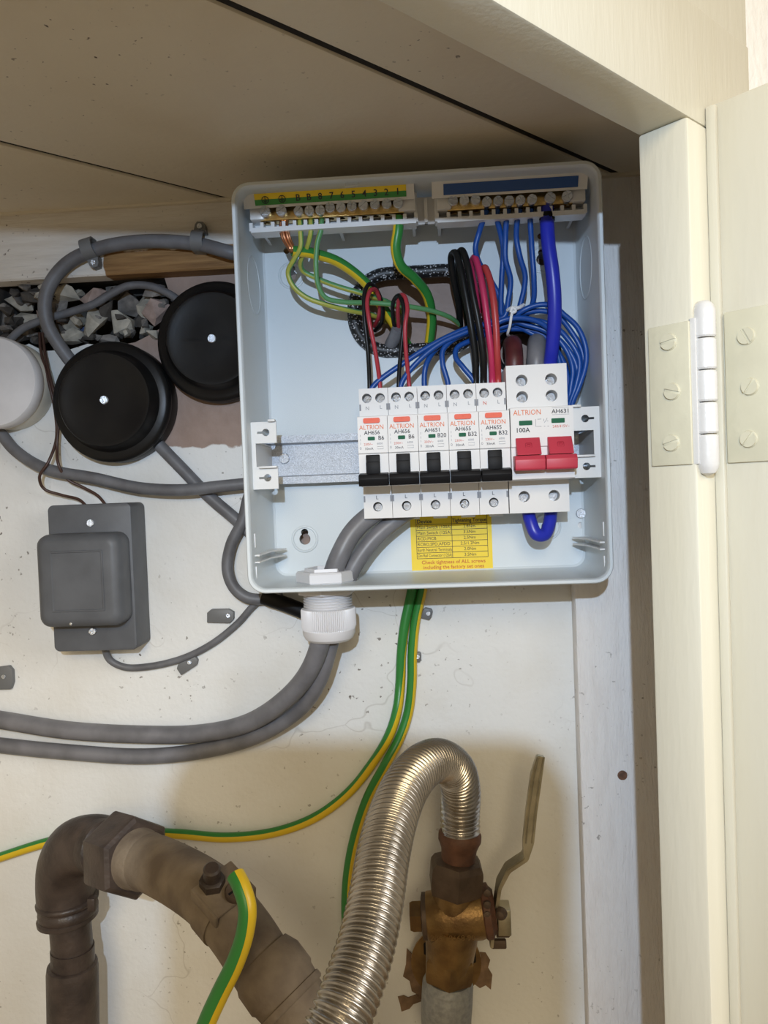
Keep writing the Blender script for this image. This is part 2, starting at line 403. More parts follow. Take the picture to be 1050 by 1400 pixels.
# ceiling: boards that run at forty five degrees to the wall, with dark strips painted as shade in the joints
S2 = math.sqrt(.5); U = Vector((S2, S2, 0)); V = Vector((S2, -S2, 0))
J = Vector((.0999, -.199, 0)); HZ = .0855           # inner corner of the door frame, underside of its head
def dbox(bm, s0, s1, t0, t1, z0, z1, bev=.001, org=J):
    """box in door frame axes: s along the frame, t outwards"""
    mt = Matrix(((U.x, V.x, 0, org.x), (U.y, V.y, 0, org.y), (0, 0, 1, 0), (0, 0, 0, 1)))
    return bm.box(s0, s1, t0, t1, z0, z1, bev=bev, seg=2, mat=mt)
def tpos(p): return (Vector(p) - J).dot(V)
CZ = .146
ceil = bpy.data.objects.new('ceiling', None); COL.objects.link(ceil); ceil.location = (0, -.1, CZ); struct(ceil)
def clip_board(t0, t1, z0, z1, name, mat, s0=-.8, s1=.5):
    bm = bmesh.new(); q = BM(); q.b.free(); q.b = bm; dbox(q, s0, s1, t0, t1, z0, z1, bev=.0015)
    g = bm.verts[:] + bm.edges[:] + bm.faces[:]
    r = bmesh.ops.bisect_plane(bm, geom=g, plane_co=(0, WALL, 0), plane_no=(0, 1, 0), clear_outer=True)
    g = bm.verts[:] + bm.edges[:] + bm.faces[:]
    bmesh.ops.bisect_plane(bm, geom=g, plane_co=(-.62, 0, 0), plane_no=(-1, 0, 0), clear_outer=True)
    return obj(name, q, mat, ceil)
tA = tpos((-.192, -.0565, 0)); tB = tpos((.0096, -.1277, 0))
clip_board(-.75, tA - .0024, CZ, CZ + .02, 'board', m_ceil)
clip_board(tA + .0024, tB - .0022, CZ, CZ + .02, 'board', m_ceil)
clip_board(tB + .0022, .0, CZ + .0006, CZ + .02, 'board', m_ceil)
for tj in (tA, tB):
    clip_board(tj - .0030, tj + .0030, CZ + .0016, CZ + .006, 'joint_shade_strip', m_dark)  # near-black strips put in as the shade of the board gaps
clip_board(-.75, 0, CZ + .02, CZ + .03, 'dark_backing', m_dark)  # sheet coloured near black to deepen the shade behind the joints
B = BM(); B.box(-.62, .17, -.001, WALL, .1445, CZ + .001); obj('cover_strip', B, m_ceil, ceil)

# door frame: head and jamb, hall wall above and beside it
FT = .0226
B = BM(); dbox(B, -.75, .062, 0, FT, HZ, .135, bev=.0012); dbox(B, -.75, .062, -.004, 0, HZ + .012, CZ + .02, bev=.0008); struct(obj('trim_3', B, m_frame))
B = BM(); dbox(B, 0, .062, 0, FT, -.75, HZ, bev=.0014)
struct(obj('trim_4', B, m_frame))
B = BM(); dbox(B, -.75, .062, .002, FT - .0008, .135, .60, bev=.001); struct(obj('trim_5', B, m_frame))
B = BM(); dbox(B, .062, .60, -.02, FT - .006, -.75, .60, bev=0); struct(obj('wall_right', B, m_hall))
B = BM(); B.prism([(.168, WALL), (.168, -.02), (.144, -.155), (.154, -.163), (.19, -.02), (.19, WALL)], -.75, .146, ax='Z'); struct(obj('wall_side', B, m_wall2))
B = BM(); B.box(-.64, -.62, -.62, WALL, -.75, .17); struct(obj('wall_left', B, m_wall2))
B = BM(); B.box(-.64, .19, -1.2, .05, -.77, -.75); struct(obj('floor', B, m_floor))

# open door, its hinge edge towards the camera
DS, DT0, DT1 = .018, FT - .0010, FT + .0275
dz = P(1000, 146, -.200).z
B = BM(); dbox(B, DS, .60, DT0 + .001, DT1, -.74, dz, bev=.0015); door = struct(obj('door_1', B, m_door))
# raised bead along the door edge
B = BM(); dbox(B, DS - .0022, DS + .001, DT0 + .001, DT0 + .0055, -.74, dz - .001, bev=.001); obj('edge_bead', B, m_door, door)

# ------------------------------------------------------------------ butt hinge
def build_hinge():
    O = J + V * FT
    zt = P(960, 424, O.y).z; zb = P(965, 634, O.y).z
    t = thing('butt_hinge', (O.x, O.y, zb), 'cream painted butt hinge with slotted screws joining jamb and open door', 'hinge')
    B = BM(); dbox(B, -.0014, .0004, .0028, FT - .0012, zb, zt - .004, bev=.0005); obj('jamb_leaf', B, m_hingep, t)
    B = BM(); dbox(B, DS - .0016, DS + .0004, DT0 + .0065, DT1 - .002, zb, zt, bev=.0006); obj('door_leaf', B, m_hingep, t)
    pc = O + U * .0055 + V * .0022
    h = (zt + .003 - zb) / 5
    for i in range(5):
        B = BM(); z0 = zb - .001 + i * h; r = .0047
        pr = [(r - .0005, .0003), (r, .001), (r, h - .001), (r - .0005, h - .0003)]
        if i == 0: pr = [(.0005, -.004), (.003, -.003), (r - .0004, -.0008), (r, .001)] + pr[2:]
        if i == 4: pr = pr[:2] + [(r, h - .002), (r - .0008, h + .0005), (.0025, h + .002), (.0005, h + .0025)]
        B.lathe(pr, (pc.x, pc.y, z0), (0, 0, 1), 20); obj('knuckle', B, m_knuck, t)
    B = BM(); dbox(B, 0, .0045, FT - .002, FT + .001, zb, zt - .003, bev=.0003); obj('knuckle_web', B, m_knuck, t)
    for k, (s, tt, nrm) in enumerate(((-.0014, .0125, -1), (DS - .0016, DT0 + .016, -1))):
        for j, fr in enumerate((.15, .49, .82)):
            c = J + U * s + V * (tt + (.0010 if j == 1 else 0)) + Vector((0, 0, zb + (zt - zb) * fr))
            B = BM(); a = -U; r = .0036
            B.lathe([(r + .0002, 0), (r, .0005), (r * .8, .0008)], c, a, 20)
            ang = (.25, -.3, .15, .9, .95, -1.1)[k * 3 + j]
            # two half discs leave the slot between them
            d1 = V * math.cos(ang) + Vector((0, 0, 1)) * math.sin(ang); d2 = V * -math.sin(ang) + Vector((0, 0, 1)) * math.cos(ang)
            for sg in (-1, 1):
                tb = bmesh.new(); pts = [(math.cos(q) * r * .98, sg * (math.sin(q) * r * .98)) for q in [math.radians(10 + 16 * i) for i in range(11)]]
                lo = [tb.verts.new(c + d1 * x + d2 * y + a * .0004) for x, y in pts]; hi = [tb.verts.new(c + d1 * x * .95 + d2 * y * .95 + a * .0013) for x, y in pts]
                tb.faces.new(hi); tb.faces.new(lo[::-1])
                for i in range(len(pts)): tb.faces.new((lo[i], lo[(i + 1) % len(pts)], hi[(i + 1) % len(pts)], hi[i]))
                B.join(tb)
            obj('screw', B, m_hingep, t)
build_hinge()

# ------------------------------------------------------------------ consumer unit enclosure
W2, H2, DEP = .112, .12642, .0759
enc = thing('consumer_unit_box', (0, 0, -H2), 'open white metal consumer unit box mounted on the wall, cover removed', 'fuse box')
def ring_loft(loops, mat_close=None):
    t = bmesh.new(); R = [[t.verts.new(p) for p in l] for l in loops]; n = len(R[0])
    for A, C_ in zip(R, R[1:]):
        for i in range(n): t.faces.new((A[i], A[(i + 1) % n], C_[(i + 1) % n], C_[i]))
    return t, R
def rr(dx, r, Y, n=7): return [Vector((x, Y, z)) for x, z in rrect(-W2 + dx, W2 - dx, -H2 + dx, H2 - dx, max(r, .0008), n)]
loops = [rr(.003, .008, .0018), rr(.0006, .0104, -.0005), rr(0, .011, -.004), rr(0, .011, -DEP + .0008), rr(.0006, .0105, -DEP), rr(.0022, .009, -DEP), rr(.0028, .0085, -DEP + .0010),
         rr(.0030, .0082, -DEP + .004), rr(.0022, .009, -DEP + .008), rr(.0016, .0095, -.004), rr(.0026, .0085, -.0012), rr(.0045, .007, 0.0)]
t_, R_ = ring_loft(loops); B = BM(); B.join(t_); obj('side_walls', B, m_steelbox, enc)
B = BM(); B.prism(rrect(-W2 + .0018, W2 - .0018, -H2 + .0018, H2 - .0018, .009), -.0003, .0016); bp_ = obj('back_panel', B, m_steelbox, enc)
def cyl(c, r, y0=-.01, y1=.006, seg=24):
    b = BM(); b.lathe([(r, 0), (r, y1 - y0)], (c.x, y0, c.z), (0, 1, 0), seg); return b
cuts = []
OV = [P(x, y, 0) for x, y in ((484, 370), (640, 363), (650, 475), (490, 482))]
ox0, ox1 = PX(484, 428, 0), PX(655, 420, 0); oz1, oz0 = PZ(565, 373, 0), PZ(565, 479, 0)
oval = rrect(ox0, ox1, oz0, oz1, (oz1 - oz0) * .46, 10)
b = BM(); b.prism(oval, -.01, .006); cuts.append(b)
keyh = [(417, 737), (399, 377), (748, 720), (741, 355)]
for i, (x, y) in enumerate(keyh):
    c = P(x, y, 0); cuts.append(cyl(c, .0040 if i != 1 else .0034)); cuts.append(cyl(c + Vector((0, 0, .0048)), .0026))
for x, y in ((392, 343), (739, 323), (362, 737), (794, 718)): cuts.append(cyl(P(x, y, 0), .0022))
c0 = P(722, 480, 0); b = BM(); b.prism(rrect(c0.x - .021, c0.x + .021, c0.z - .014, c0.z + .014, .012), -.01, .006); cuts.append(b)
bool_cut(bp_, cuts)
# embossed rings and standing feet behind the keyholes
for i, (x, y) in enumerate(keyh):
    c = P(x, y, 0)
    B = BM(); B.lathe([(.0098, 0), (.0092, .0006), (.0084, .0007), (.0078, 0)], (c.x, -.0003, c.z), (0, -1, 0), 36, cap=False); obj('embossed_ring', B, m_steelbox, enc)
    B = BM(); B.lathe([(.0085, 0), (.0085, WALL - .0016), (.006, WALL - .0016), (.006, 0)], (c.x, .0016, c.z), (0, 1, 0), 24, cap=False); obj('foot', B, m_steelbox, enc)
# side reveals of rim notches: two small ticks top and bottom
# braided black edging round the cable entry
def m_braid():
    m = M('black braided edging', (.012, .012, .012), .45); nt = m.node_tree; b = nt.nodes['Principled BSDF']
    tc = nt.nodes.new('ShaderNodeTexCoord'); v = nt.nodes.new('ShaderNodeTexVoronoi'); v.inputs['Scale'].default_value = 520
    nt.links.new(tc.outputs['Object'], v.inputs['Vector'])
    r = nt.nodes.new('ShaderNodeMapRange'); r.inputs[1].default_value = .27; r.inputs[2].default_value = .36; r.inputs[3].default_value = 1; r.inputs[4].default_value = 0
    nt.links.new(v.outputs['Distance'], r.inputs[0])
    mx = nt.nodes.new('ShaderNodeMix'); mx.data_type = 'RGBA'; mx.inputs[6].default_value = (.012, .012, .013, 1); mx.inputs[7].default_value = (.50, .50, .52, 1)  # pale specks painted in as glints on the black braid
    nt.links.new(r.outputs[0], mx.inputs[0]); nt.links.new(mx.outputs[2], b.inputs['Base Color'])
    bp = nt.nodes.new('ShaderNodeBump'); bp.inputs['Strength'].default_value = .8; bp.inputs['Distance'].default_value = .0008
    nt.links.new(r.outputs[0], bp.inputs['Height']); nt.links.new(bp.outputs[0], b.inputs['Normal']); return m
B = BM(); B.tube([Vector((x, -.0018, z)) for x, z in rrect(ox0, ox1, oz0, oz1, (oz1 - oz0) * .46, 12)], .0046, 12, closed=True); obj('braided_edging', B, m_braid(), enc)
B = BM(); B.tube([Vector((x, -.0005, z)) for x, z in rrect(c0.x - .021, c0.x + .021, c0.z - .014, c0.z + .014, .012, 8)], .0018, 8, closed=True); obj('edge_grommet', B, m_black, enc)

# one shared screw head with a real cross recess
def screw_mesh(r=1.0):
    B = BM(); B.lathe([(r, 0), (r, .25), (r * .92, .35)], (0, 0, 0), (0, -1, 0), 20)
    for q in range(4):
        a0 = q * math.pi / 2; g = .14
        pts = [(g, g)] + [(math.cos(t) * .9, math.sin(t) * .9) for t in [math.radians(12 + 66 * i / 6) for i in range(7)]]
        pts = [(x * math.cos(a0) - y * math.sin(a0), x * math.sin(a0) + y * math.cos(a0)) for x, y in pts]
        B.prism(pts, -.34, -.62)
    return B
scr = obj('screw', screw_mesh(), m_chrome, origin=(0, 0, 0)); COL.objects.unlink(scr)
def screw(loc, r, parent, ang=0.0, tilt=0.0, name='screw'):
    o = inst(scr, loc, parent, rot=(tilt, ang, 0), scale=r, name=name); return o
screw(P(389, 627, -.006), .0038, enc, .3); screw(P(794, 702, -.001), .0034, enc, .6)

# din rail (top hat section)
RZ1, RZ0 = PZ(440, 594, -.012), PZ(440, 660, -.012)
rx0, rx1 = PX(349, 620, -.01), PX(800, 600, -.01)
zc = (RZ0 + RZ1) / 2; hh = (RZ1 - RZ0) / 2
prof = [(-.0125, zc + hh), (-.0125, zc + hh - .0042), (-.0052, zc + hh - .0050), (-.0052, zc - hh + .0050), (-.0125, zc - hh + .0042), (-.0125, zc - hh),
        (-.0137, zc - hh), (-.0137, zc - hh + .0050), (-.0064, zc - hh + .0060), (-.0064, zc + hh - .0060), (-.0137, zc + hh - .0050), (-.0137, zc + hh)]
B = BM(); B.prism(prof, rx0, rx1, ax='X'); obj('din_rail', B, m_zinc, enc, ang=20)
for x in (rx0 + .006, rx1 - .006):
    B = BM(); B.box(x - .005, x + .005, -.0052, 0, zc - .006, zc + .006); obj('rail_standoff', B, m_zinc, enc)

# cover fixing brackets on both sides: C shaped plates with lips, keyhole slots
def bracket(side):
    BY = -.058
    if side < 0:
        xa, xb = -W2 + .0017, PX(378, 600, BY); x_in = PX(350, 620, BY)
        zt, zb, c1, c0_ = PZ(355, 577, BY), PZ(360, 669, BY), PZ(360, 606, BY), PZ(360, 638, BY)
    else:
        xa, xb = W2 - .0017, PX(782, 600, BY); x_in = PX(812, 600, BY)
        zt, zb, c1, c0_ = PZ(800, 556, BY), PZ(805, 653, BY), PZ(805, 588, BY), PZ(805, 622, BY)
    poly = [(xa, zt), (xb, zt), (xb, c1), (x_in, c1), (x_in, c0_), (xb, c0_), (xb, zb), (xa, zb)]
    B = BM(); B.prism(poly, BY, BY + .0014)
    o = obj('cover_bracket', B, m_plastic, enc)
    cs = []
    for z in ((zt + c1) / 2, (zb + c0_) / 2):
        cx = xb + (-.0068 if side < 0 else .0085)
        b1 = BM(); b1.lathe([(.0024, 0), (.0024, .01)], (cx, BY - .004, z), (0, 1, 0), 18); cs.append(b1)
        b2 = BM(); x2 = cx + (-.0055 if side < 0 else .0055); b2.box(min(cx, x2), max(cx, x2), BY - .004, BY + .006, z - .0007, z + .0007); cs.append(b2)
    bool_cut(o, cs)
    B = BM()
    x0, x1 = min(xa, xb), max(xa, xb)
    B.box(x0 + .012 * (side < 0) , x1 - .012 * (side > 0), BY - .0035, BY + .001, zt - .0003, zt + .0012, bev=.0004)
    obj('bracket_lip', B, m_plastic, o); B = BM()
    B.box(min(x_in, xb) + .002, max(x_in, xb), BY - .003, BY + .001, c0_ - .0012, c0_ + .0002, bev=.0004)
    obj('bracket_lip', B, m_plastic, o)
    B = BM()   # returns that reach back to the box floor
    xq = x_in + .0003 * side
    for za, zb_ in ((zt - .0014, zt - .0002), (zb + .0002, zb + .0014), (c1 + .0002, c1 + .0012), (c0_ - .0012, c0_ - .0002)):
        B.box(min(xa, xq), max(xa, xq), BY + .0013, -.004, za, zb_)
    B.box(min(xq, xq + .0012 * side), max(xq, xq + .0012 * side), BY + .0013, -.004, c0_, c1)
    obj('bracket_return', B, m_plastic, o)
bracket(-1); bracket(1)
# pairs of guide fins low on both side walls
for side in (-1, 1):
    for k, y in enumerate((755, 764)):
        yy = y if side < 0 else y - 17
        z = PZ(360 if side < 0 else 800, yy, -.035)
        xw = side * (W2 - .0016)
        B = BM(); B.prism([(xw, -.062), (xw - side * .0035, -.062), (xw - side * .0045, -.030), (xw - side * .011, -.010), (xw, -.010)], z - .0005, z + .0005, ax='Z'); obj('guide_fin', B, m_plastic, enc)
    z = PZ(350 if side < 0 else 828, 740 if side < 0 else 724, -.06)
    for dz0, dz1 in ((.000, .009), (-.022, -.012)):
        B = BM(); B.box(xw - side * .0012 if side > 0 else xw, xw if side > 0 else xw + .0012, -.0615, -.0600, z + dz0 - .004, z + dz1 - .004, bev=.0003); obj('slot_edge', B, m_plastic, enc)
# pressed arcs (knockouts) on the side walls
for side, (ya, yb) in ((-1, (346, 425)), (1, (318, 402))):
    xw = side * (W2 - .0018); z1, z0 = PZ(335 if side < 0 else 812, ya, -.04), PZ(335 if side < 0 else 812, yb, -.04)
    zc_, r = (z0 + z1) / 2, (z1 - z0) / 2
    pts = [Vector((xw, -.030 + math.cos(a) * r * (-1), zc_ + math.sin(a) * r)) for a in [2 * math.pi * i / 40 for i in range(40)]]
    B = BM(); B.tube(pts, .0005, 6, closed=True); obj('knockout_ring', B, m_steelbox, enc)
# small pressed tab on the top edge
B = BM(); c = P(481, 254, -DEP + .002); B.tube([c + Vector(q) for q in ((-.004, 0, .0015), (-.004, 0, 0), (.004, 0, 0), (.004, 0, .0015))], .0004, 6); obj('top_tab', B, m_steelbox, enc)

# yellow tightening torque sticker on the back panel, folding on to the bottom wall
def sticker():
    x0, x1 = PX(562, 745, -.0008), PX(673, 745, -.0008); zt, zb = PZ(620, 690, -.0008), PZ(620, 784, -.0008)
    B = BM(); B.box(x0, x1, -.0007, -.00035, zb, zt); s = obj('torque_sticker', B, m_yel, enc, smooth=False)
    s['label'] = 'yellow tightening torque sticker'
    wd = x1 - x0; h = zt - zb
    tx0, tx1, tm = x0 + wd * .07, x1 - wd * .055, x0 + wd * .51
    rows = ['Main Switch (100A)', 'Main Switch (125A)', 'RCD,MCB', 'RCBO,SPD,AFDD', 'Earth Neutral Terminals', 'Din Rail Connector (125A)']
    vals = ['2.8Nm', '3.5Nm', '2.5Nm', '2.5/1.2Nm', '2.0Nm', '3.5Nm']
    z1 = PZ(620, 716, -.0008); z0 = PZ(620, 762.5, -.0008); rh = (z1 - z0) / 6
    B = BM(); lw = .00016
    for i in range(7): B.box(tx0, tx1, -.00085, -.0006, z1 - i * rh - lw, z1 - i * rh + lw)
    for x in (tx0, tm, tx1): B.box(x - lw, x + lw, -.00085, -.0006, z0, zt - .001)
    obj('table_rule', B, m_ink, s, smooth=False)
    def fit(tstr, size, x, z, wmax, mat, ctr=False, bold=0.0):
        o = text(tstr, size, (x, -.0008, z), s, mat, center=ctr, bold=bold)
        xs = [v.co.x for v in o.data.vertices]; ww = max(xs) - min(xs)
        o.scale = (min(1.0, wmax / ww), 1, 1)
    for i in range(6):
        z = z1 - (i + .5) * rh
        fit(rows[i], .0031, tx0 + .0006, z, tm - tx0 - .0012, m_ink); fit(vals[i], .0031, (tm + tx1) / 2, z, tx1 - tm - .002, m_ink, True)
    fit('Device', .0038, tx0 + .0006, z1 + .0022, (tm - tx0) * .7, m_ink, bold=.00006); fit('Tightening Torque', .0036, (tm + tx1) / 2, z1 + .0022, tx1 - tm - .001, m_ink, True, .00006)
    m_sred = M('red brown print', (.55, .14, .02), .6)
    fit('Check tightness of ALL screws', .0036, (x0 + x1) / 2 + .001, PZ(620, 768, -.0008), wd * .82, m_sred, True, .00005)
    fit('including the factory set ones', .0036, (x0 + x1) / 2 + .001, PZ(620, 774.8, -.0008), wd * .82, m_sred, True, .00005)
sticker()

# ------------------------------------------------------------------ terminal bars
def term_bar(name, label, xs_px, ys_px, x0p, x1p, ymid0, ymid1, wires_lab, colour):
    BY = -.054                                    # screw faces
    c0 = P(x0p, ymid0, BY); c1 = P(x1p, ymid1, BY)
    z = (c0.z + c1.z) / 2
    t = thing(name, ((c0.x + c1.x) / 2, BY, z - .012), label, 'terminal bar')
    # moulded carrier: slotted ledge in front of a web that runs back to the box floor
    B = BM()
    B.box(c0.x, c1.x, BY + .0005, BY + .0016, z - .0125, z - .0095); B.box(c0.x, c1.x, BY + .010, BY + .012, z - .012, z + .006)
    B.box(c0.x, c1.x, BY + .0016, BY + .012, z - .0125, z - .0115)
    for xx in (c0.x + .001, (c0.x + c1.x) / 2, c1.x - .003): B.box(xx, xx + .002, BY + .010, -.0004, z - .004, z + .004)
    n = int((c1.x - c0.x) / .0068)
    for i in range(n + 1):
        x = c0.x + (c1.x - c0.x) * i / n; B.box(x - .0011, x + .0011, BY + .0008, BY + .010, z - .0115, z - .0062)
    B.box(c0.x, c0.x + .009, BY - .0015, BY + .012, z - .0050, z + .0066, bev=.0008); B.box(c1.x - .011, c1.x, BY - .0015, BY + .012, z - .0050, z + .0066, bev=.0008)
    obj('carrier', B, m_clear, t)
    bx0, bx1 = P(xs_px[0] - 8, ys_px[0], BY).x, P(xs_px[-1] + 8, ys_px[-1], BY).x
    B = BM(); B.box(bx0, bx1, BY + .0005, BY + .0085, z - .0055, z + .0038, bev=.0006); br = obj('brass_bar', B, m_brass, t)
    cs = []
    for x, y in zip(xs_px, ys_px):
        p = P(x, y, BY); b1 = BM(); b1.lathe([(.0021, 0), (.0021, .008)], (p.x, BY + .0042, z - .0085), (0, 0, 1), 14); cs.append(b1)
    bool_cut(br, cs)
    for i, (x, y) in enumerate(zip(xs_px, ys_px)):
        p = P(x, y, BY - .003); big = i < 2 if name.startswith('earth') else i >= len(xs_px) - 2
        B = BM(); r = .0030 if not big else .0033
        B.lathe([(r, 0), (r, .004)], (p.x, BY + .001, p.z), (0, -1, 0), 16); sh = obj('screw_shank', B, m_chrome, t)
        screw((p.x, BY - .0028, p.z), r * 1.04, t, random.uniform(0, 1.5), random.uniform(-.12, .12))
    return t, z, BY
EX = [362.7, 384.6, 408.2, 423.1, 437.8, 451.4, 466, 481, 496.9, 512.6, 528.5, 544]; EY = [289.7, 288.4, 289, 288.4, 287.6, 283.8, 283.3, 282, 280.7, 279.4, 278.9, 278.1]
NX = [619.3, 634.8, 650, 665.5, 680.7, 696.1, 711.3, 727.3, 751.9, 775.3]; NY = [274.8, 274, 273.5, 276.1, 275.3, 274.8, 274, 272.7, 270.8, 268.7]
eb, EZ, EBY = term_bar('earth_terminal_bar', 'brass earth terminal bar under the yellow and green strip', EX, EY, 342, 568, 292, 276, None, None)
nb, NZ, NBY = term_bar('neutral_terminal_bar', 'brass neutral terminal bar under the blue strip', NX, NY, 597, 800, 277, 264, None, None)
B = BM(); xa, xb = PX(566, 285, -.045), PX(598, 283, -.045); B.box(xa, xb, -.046, -.044, EZ - .011, EZ + .006); B.box(xa, xa + .002, -.052, -.044, EZ - .011, EZ + .007); B.box(xb - .002, xb, -.052, -.044, EZ - .011, EZ + .007); B.box((xa + xb) / 2 - .001, (xa + xb) / 2 + .001, -.050, -.044, EZ - .011, EZ + .004); obj('carrier_link', B, m_clear, eb)

# designation strips above the bars, tilted on the top wall
def strip(parent, cols, xl, xr, yl, yr, hpx, plate_l, plate_r, chars=None):
    Y0 = -.062
    a, b_ = P(xl, yl, Y0), P(xr, yr, Y0); zt = (a.z + b_.z) / 2; h = hpx / 2.16e3
    th = math.radians(28)
    def pt(x, k, off=0.0): return Vector((x, Y0 + math.sin(th) * h * k - off * math.cos(th), zt - math.cos(th) * h * k - off * math.sin(th)))
    def slab(name, x0, x1, k0, k1, o0, o1, m):
        t = bmesh.new(); v = [t.verts.new(pt(x, k, o)) for o in (o0, o1) for x, k in ((x0, k0), (x1, k0), (x1, k1), (x0, k1))]
        for f in ((0, 1, 2, 3), (7, 6, 5, 4), (0, 4, 5, 1), (1, 5, 6, 2), (2, 6, 7, 3), (3, 7, 4, 0)): t.faces.new([v[i] for i in f])
        B = BM(); B.join(t); return obj(name, B, m, parent, smooth=False)
    slab('strip_plate', P(plate_l, yl, Y0).x, P(plate_r, yr, Y0).x, -.45, 1.25, -.0008, 0, m_plastic)
    n = len(cols)
    for i, m in enumerate(cols): slab('colour_strip', a.x, b_.x, i / n, (i + 1) / n, 0.00002, .0003, m)
    if chars:
        for s_, x, y in chars:
            q = P(x, y, Y0 + .003); p = pt(q.x, .55, .0005)
            if s_ == 'E':
                up_ = Vector((0, -math.sin(th), math.cos(th))); o_ = p - Vector((0, math.cos(th), math.sin(th))) * .0003; xv = Vector((1, 0, 0)); R0 = .0021
                B = BM(); B.tube([o_ + xv * math.cos(q_) * R0 + up_ * math.sin(q_) * R0 for q_ in [2 * math.pi * i / 24 for i in range(24)]], .00022, 6, closed=True)
                for z_, w_ in ((-.0001, .0013), (-.0008, .0008), (-.0014, .0004)): B.tube([o_ - xv * w_ + up_ * z_, o_ + xv * w_ + up_ * z_], .0002, 5)
                B.tube([o_, o_ + up_ * .0019], .0002, 5); obj('earth_symbol', B, m_ink, parent)
            else: text(s_, .0056, p, parent, m_ink, rot=(math.pi / 2 + th, 0, 0), bold=.00006)
ch = [('E', 363, 268), ('E', 386, 267)] + [(s_, 310 + .2571 * x, 266) for s_, x in (('B', 380), ('B', 438), ('8', 498), ('7', 558), ('6', 615), ('5', 675), ('4', 733), ('3', 792), ('2', 850), ('1', 910))]
strip(eb, [m_yel, m_lgreen], 347, 555, 263.5, 254, 15, 331, 566, ch)
strip(nb, [m_lblue], 606, 791, 250, 241.5, 14, 590, 804)

# ------------------------------------------------------------------ breakers
FY, TYT, TYB, BKY = -.070, -.052, -.047, -.0138
PITCHX = .01872
bx = PX(489.0, 590, FY)
z_top = PZ(592, 527, TYT); z_s1 = PZ(592, 565, FY); z_lab = PZ(592, 615.8, FY); z_tog = PZ(592, 661, FY); z_b0 = PZ(592, 706, TYB)
def breaker_body(w, ztop, hole_xz, name, zs1=None, ztg=None):
    zs1 = zs1 or z_s1; ztg = ztg or z_tog
    poly = [(BKY, ztop), (TYT, ztop), (TYT, zs1 + .0003), (FY + .0004, zs1), (FY, zs1 - .0004), (FY, z_lab), (FY + .0012, z_lab - .0006), (FY + .0012, ztg + .0005), (FY + .0022, ztg), (TYB, ztg - .0004), (TYB, z_b0), (BKY, z_b0), (BKY, z_tog - .004), (BKY + .004, z_tog - .002), (BKY + .004, z_tog + .006), (BKY, z_tog + .008)]
    B = BM(); B.prism(poly, 0, w, ax='X'); o = obj(name, B, m_plastic2, origin=(0, 0, 0))
    cs = []
    for x, z, y, r in hole_xz:
        b1 = BM(); b1.lathe([(r, 0), (r, .014)], (x, y - .003, z), (0, 1, 0), 20); cs.append(b1)
    bool_cut(o, cs); return o
w1 = PITCHX - .00025
zh = PZ(592, 540.5, TYT); zl = PZ(592, 690, TYB); HR = .0031
hol = [(w1 * .27, zh, TYT, HR), (w1 * .73, zh, TYT, HR), (w1 * .49, zl, TYB, HR)]
body0 = breaker_body(w1, z_top, hol, 'body'); COL.objects.unlink(body0)
# test button, status window, toggle: built once
B = BM(); zt_ = PZ(592, 567.2, FY); B.prism(rrect(w1 * .20, w1 * .76, zt_ - .0034, zt_ - .0003, .0010, 4), FY - .0012, FY + .001); B.prism([(w1 * .45, zt_ - .0012), (w1 * .51, zt_ - .0012), (w1 * .48, zt_ - .0018)], FY - .0016, FY); btn0 = obj('test_button', B, m_orange, origin=(0, 0, 0)); COL.objects.unlink(btn0)
def zf(k): return z_s1 + (z_lab - z_s1) * k
B = BM(); B.prism(rrect(w1 * .33, w1 * .57, zf(.66), zf(.56), .0005, 3), FY - .0003, FY + .0004); win0 = obj('status_window', B, m_green, origin=(0, 0, 0)); COL.objects.unlink(win0)
B = BM(); nz0 = z_lab + (z_tog - z_lab) * .60
B.box(w1 * .25, w1 * .71, FY - .0022, FY + .004, nz0 - .001, z_lab - .0012, bev=.0005); B.box(w1 * .25, w1 * .71, FY - .0034, FY + .004, nz0 - .001, z_lab + (z_tog - z_lab) * .27, bev=.0005)
B.prism([(FY + .002, nz0), (FY - .0085, nz0 - .0014), (FY - .0095, nz0 - .0040), (FY - .0080, z_tog - .0002), (FY + .003, z_tog + .0002)], w1 * .01, w1 * .99, ax='X', bev=.0004); tog0 = obj('toggle', B, m_black, origin=(0, 0, 0)); COL.objects.unlink(tog0)
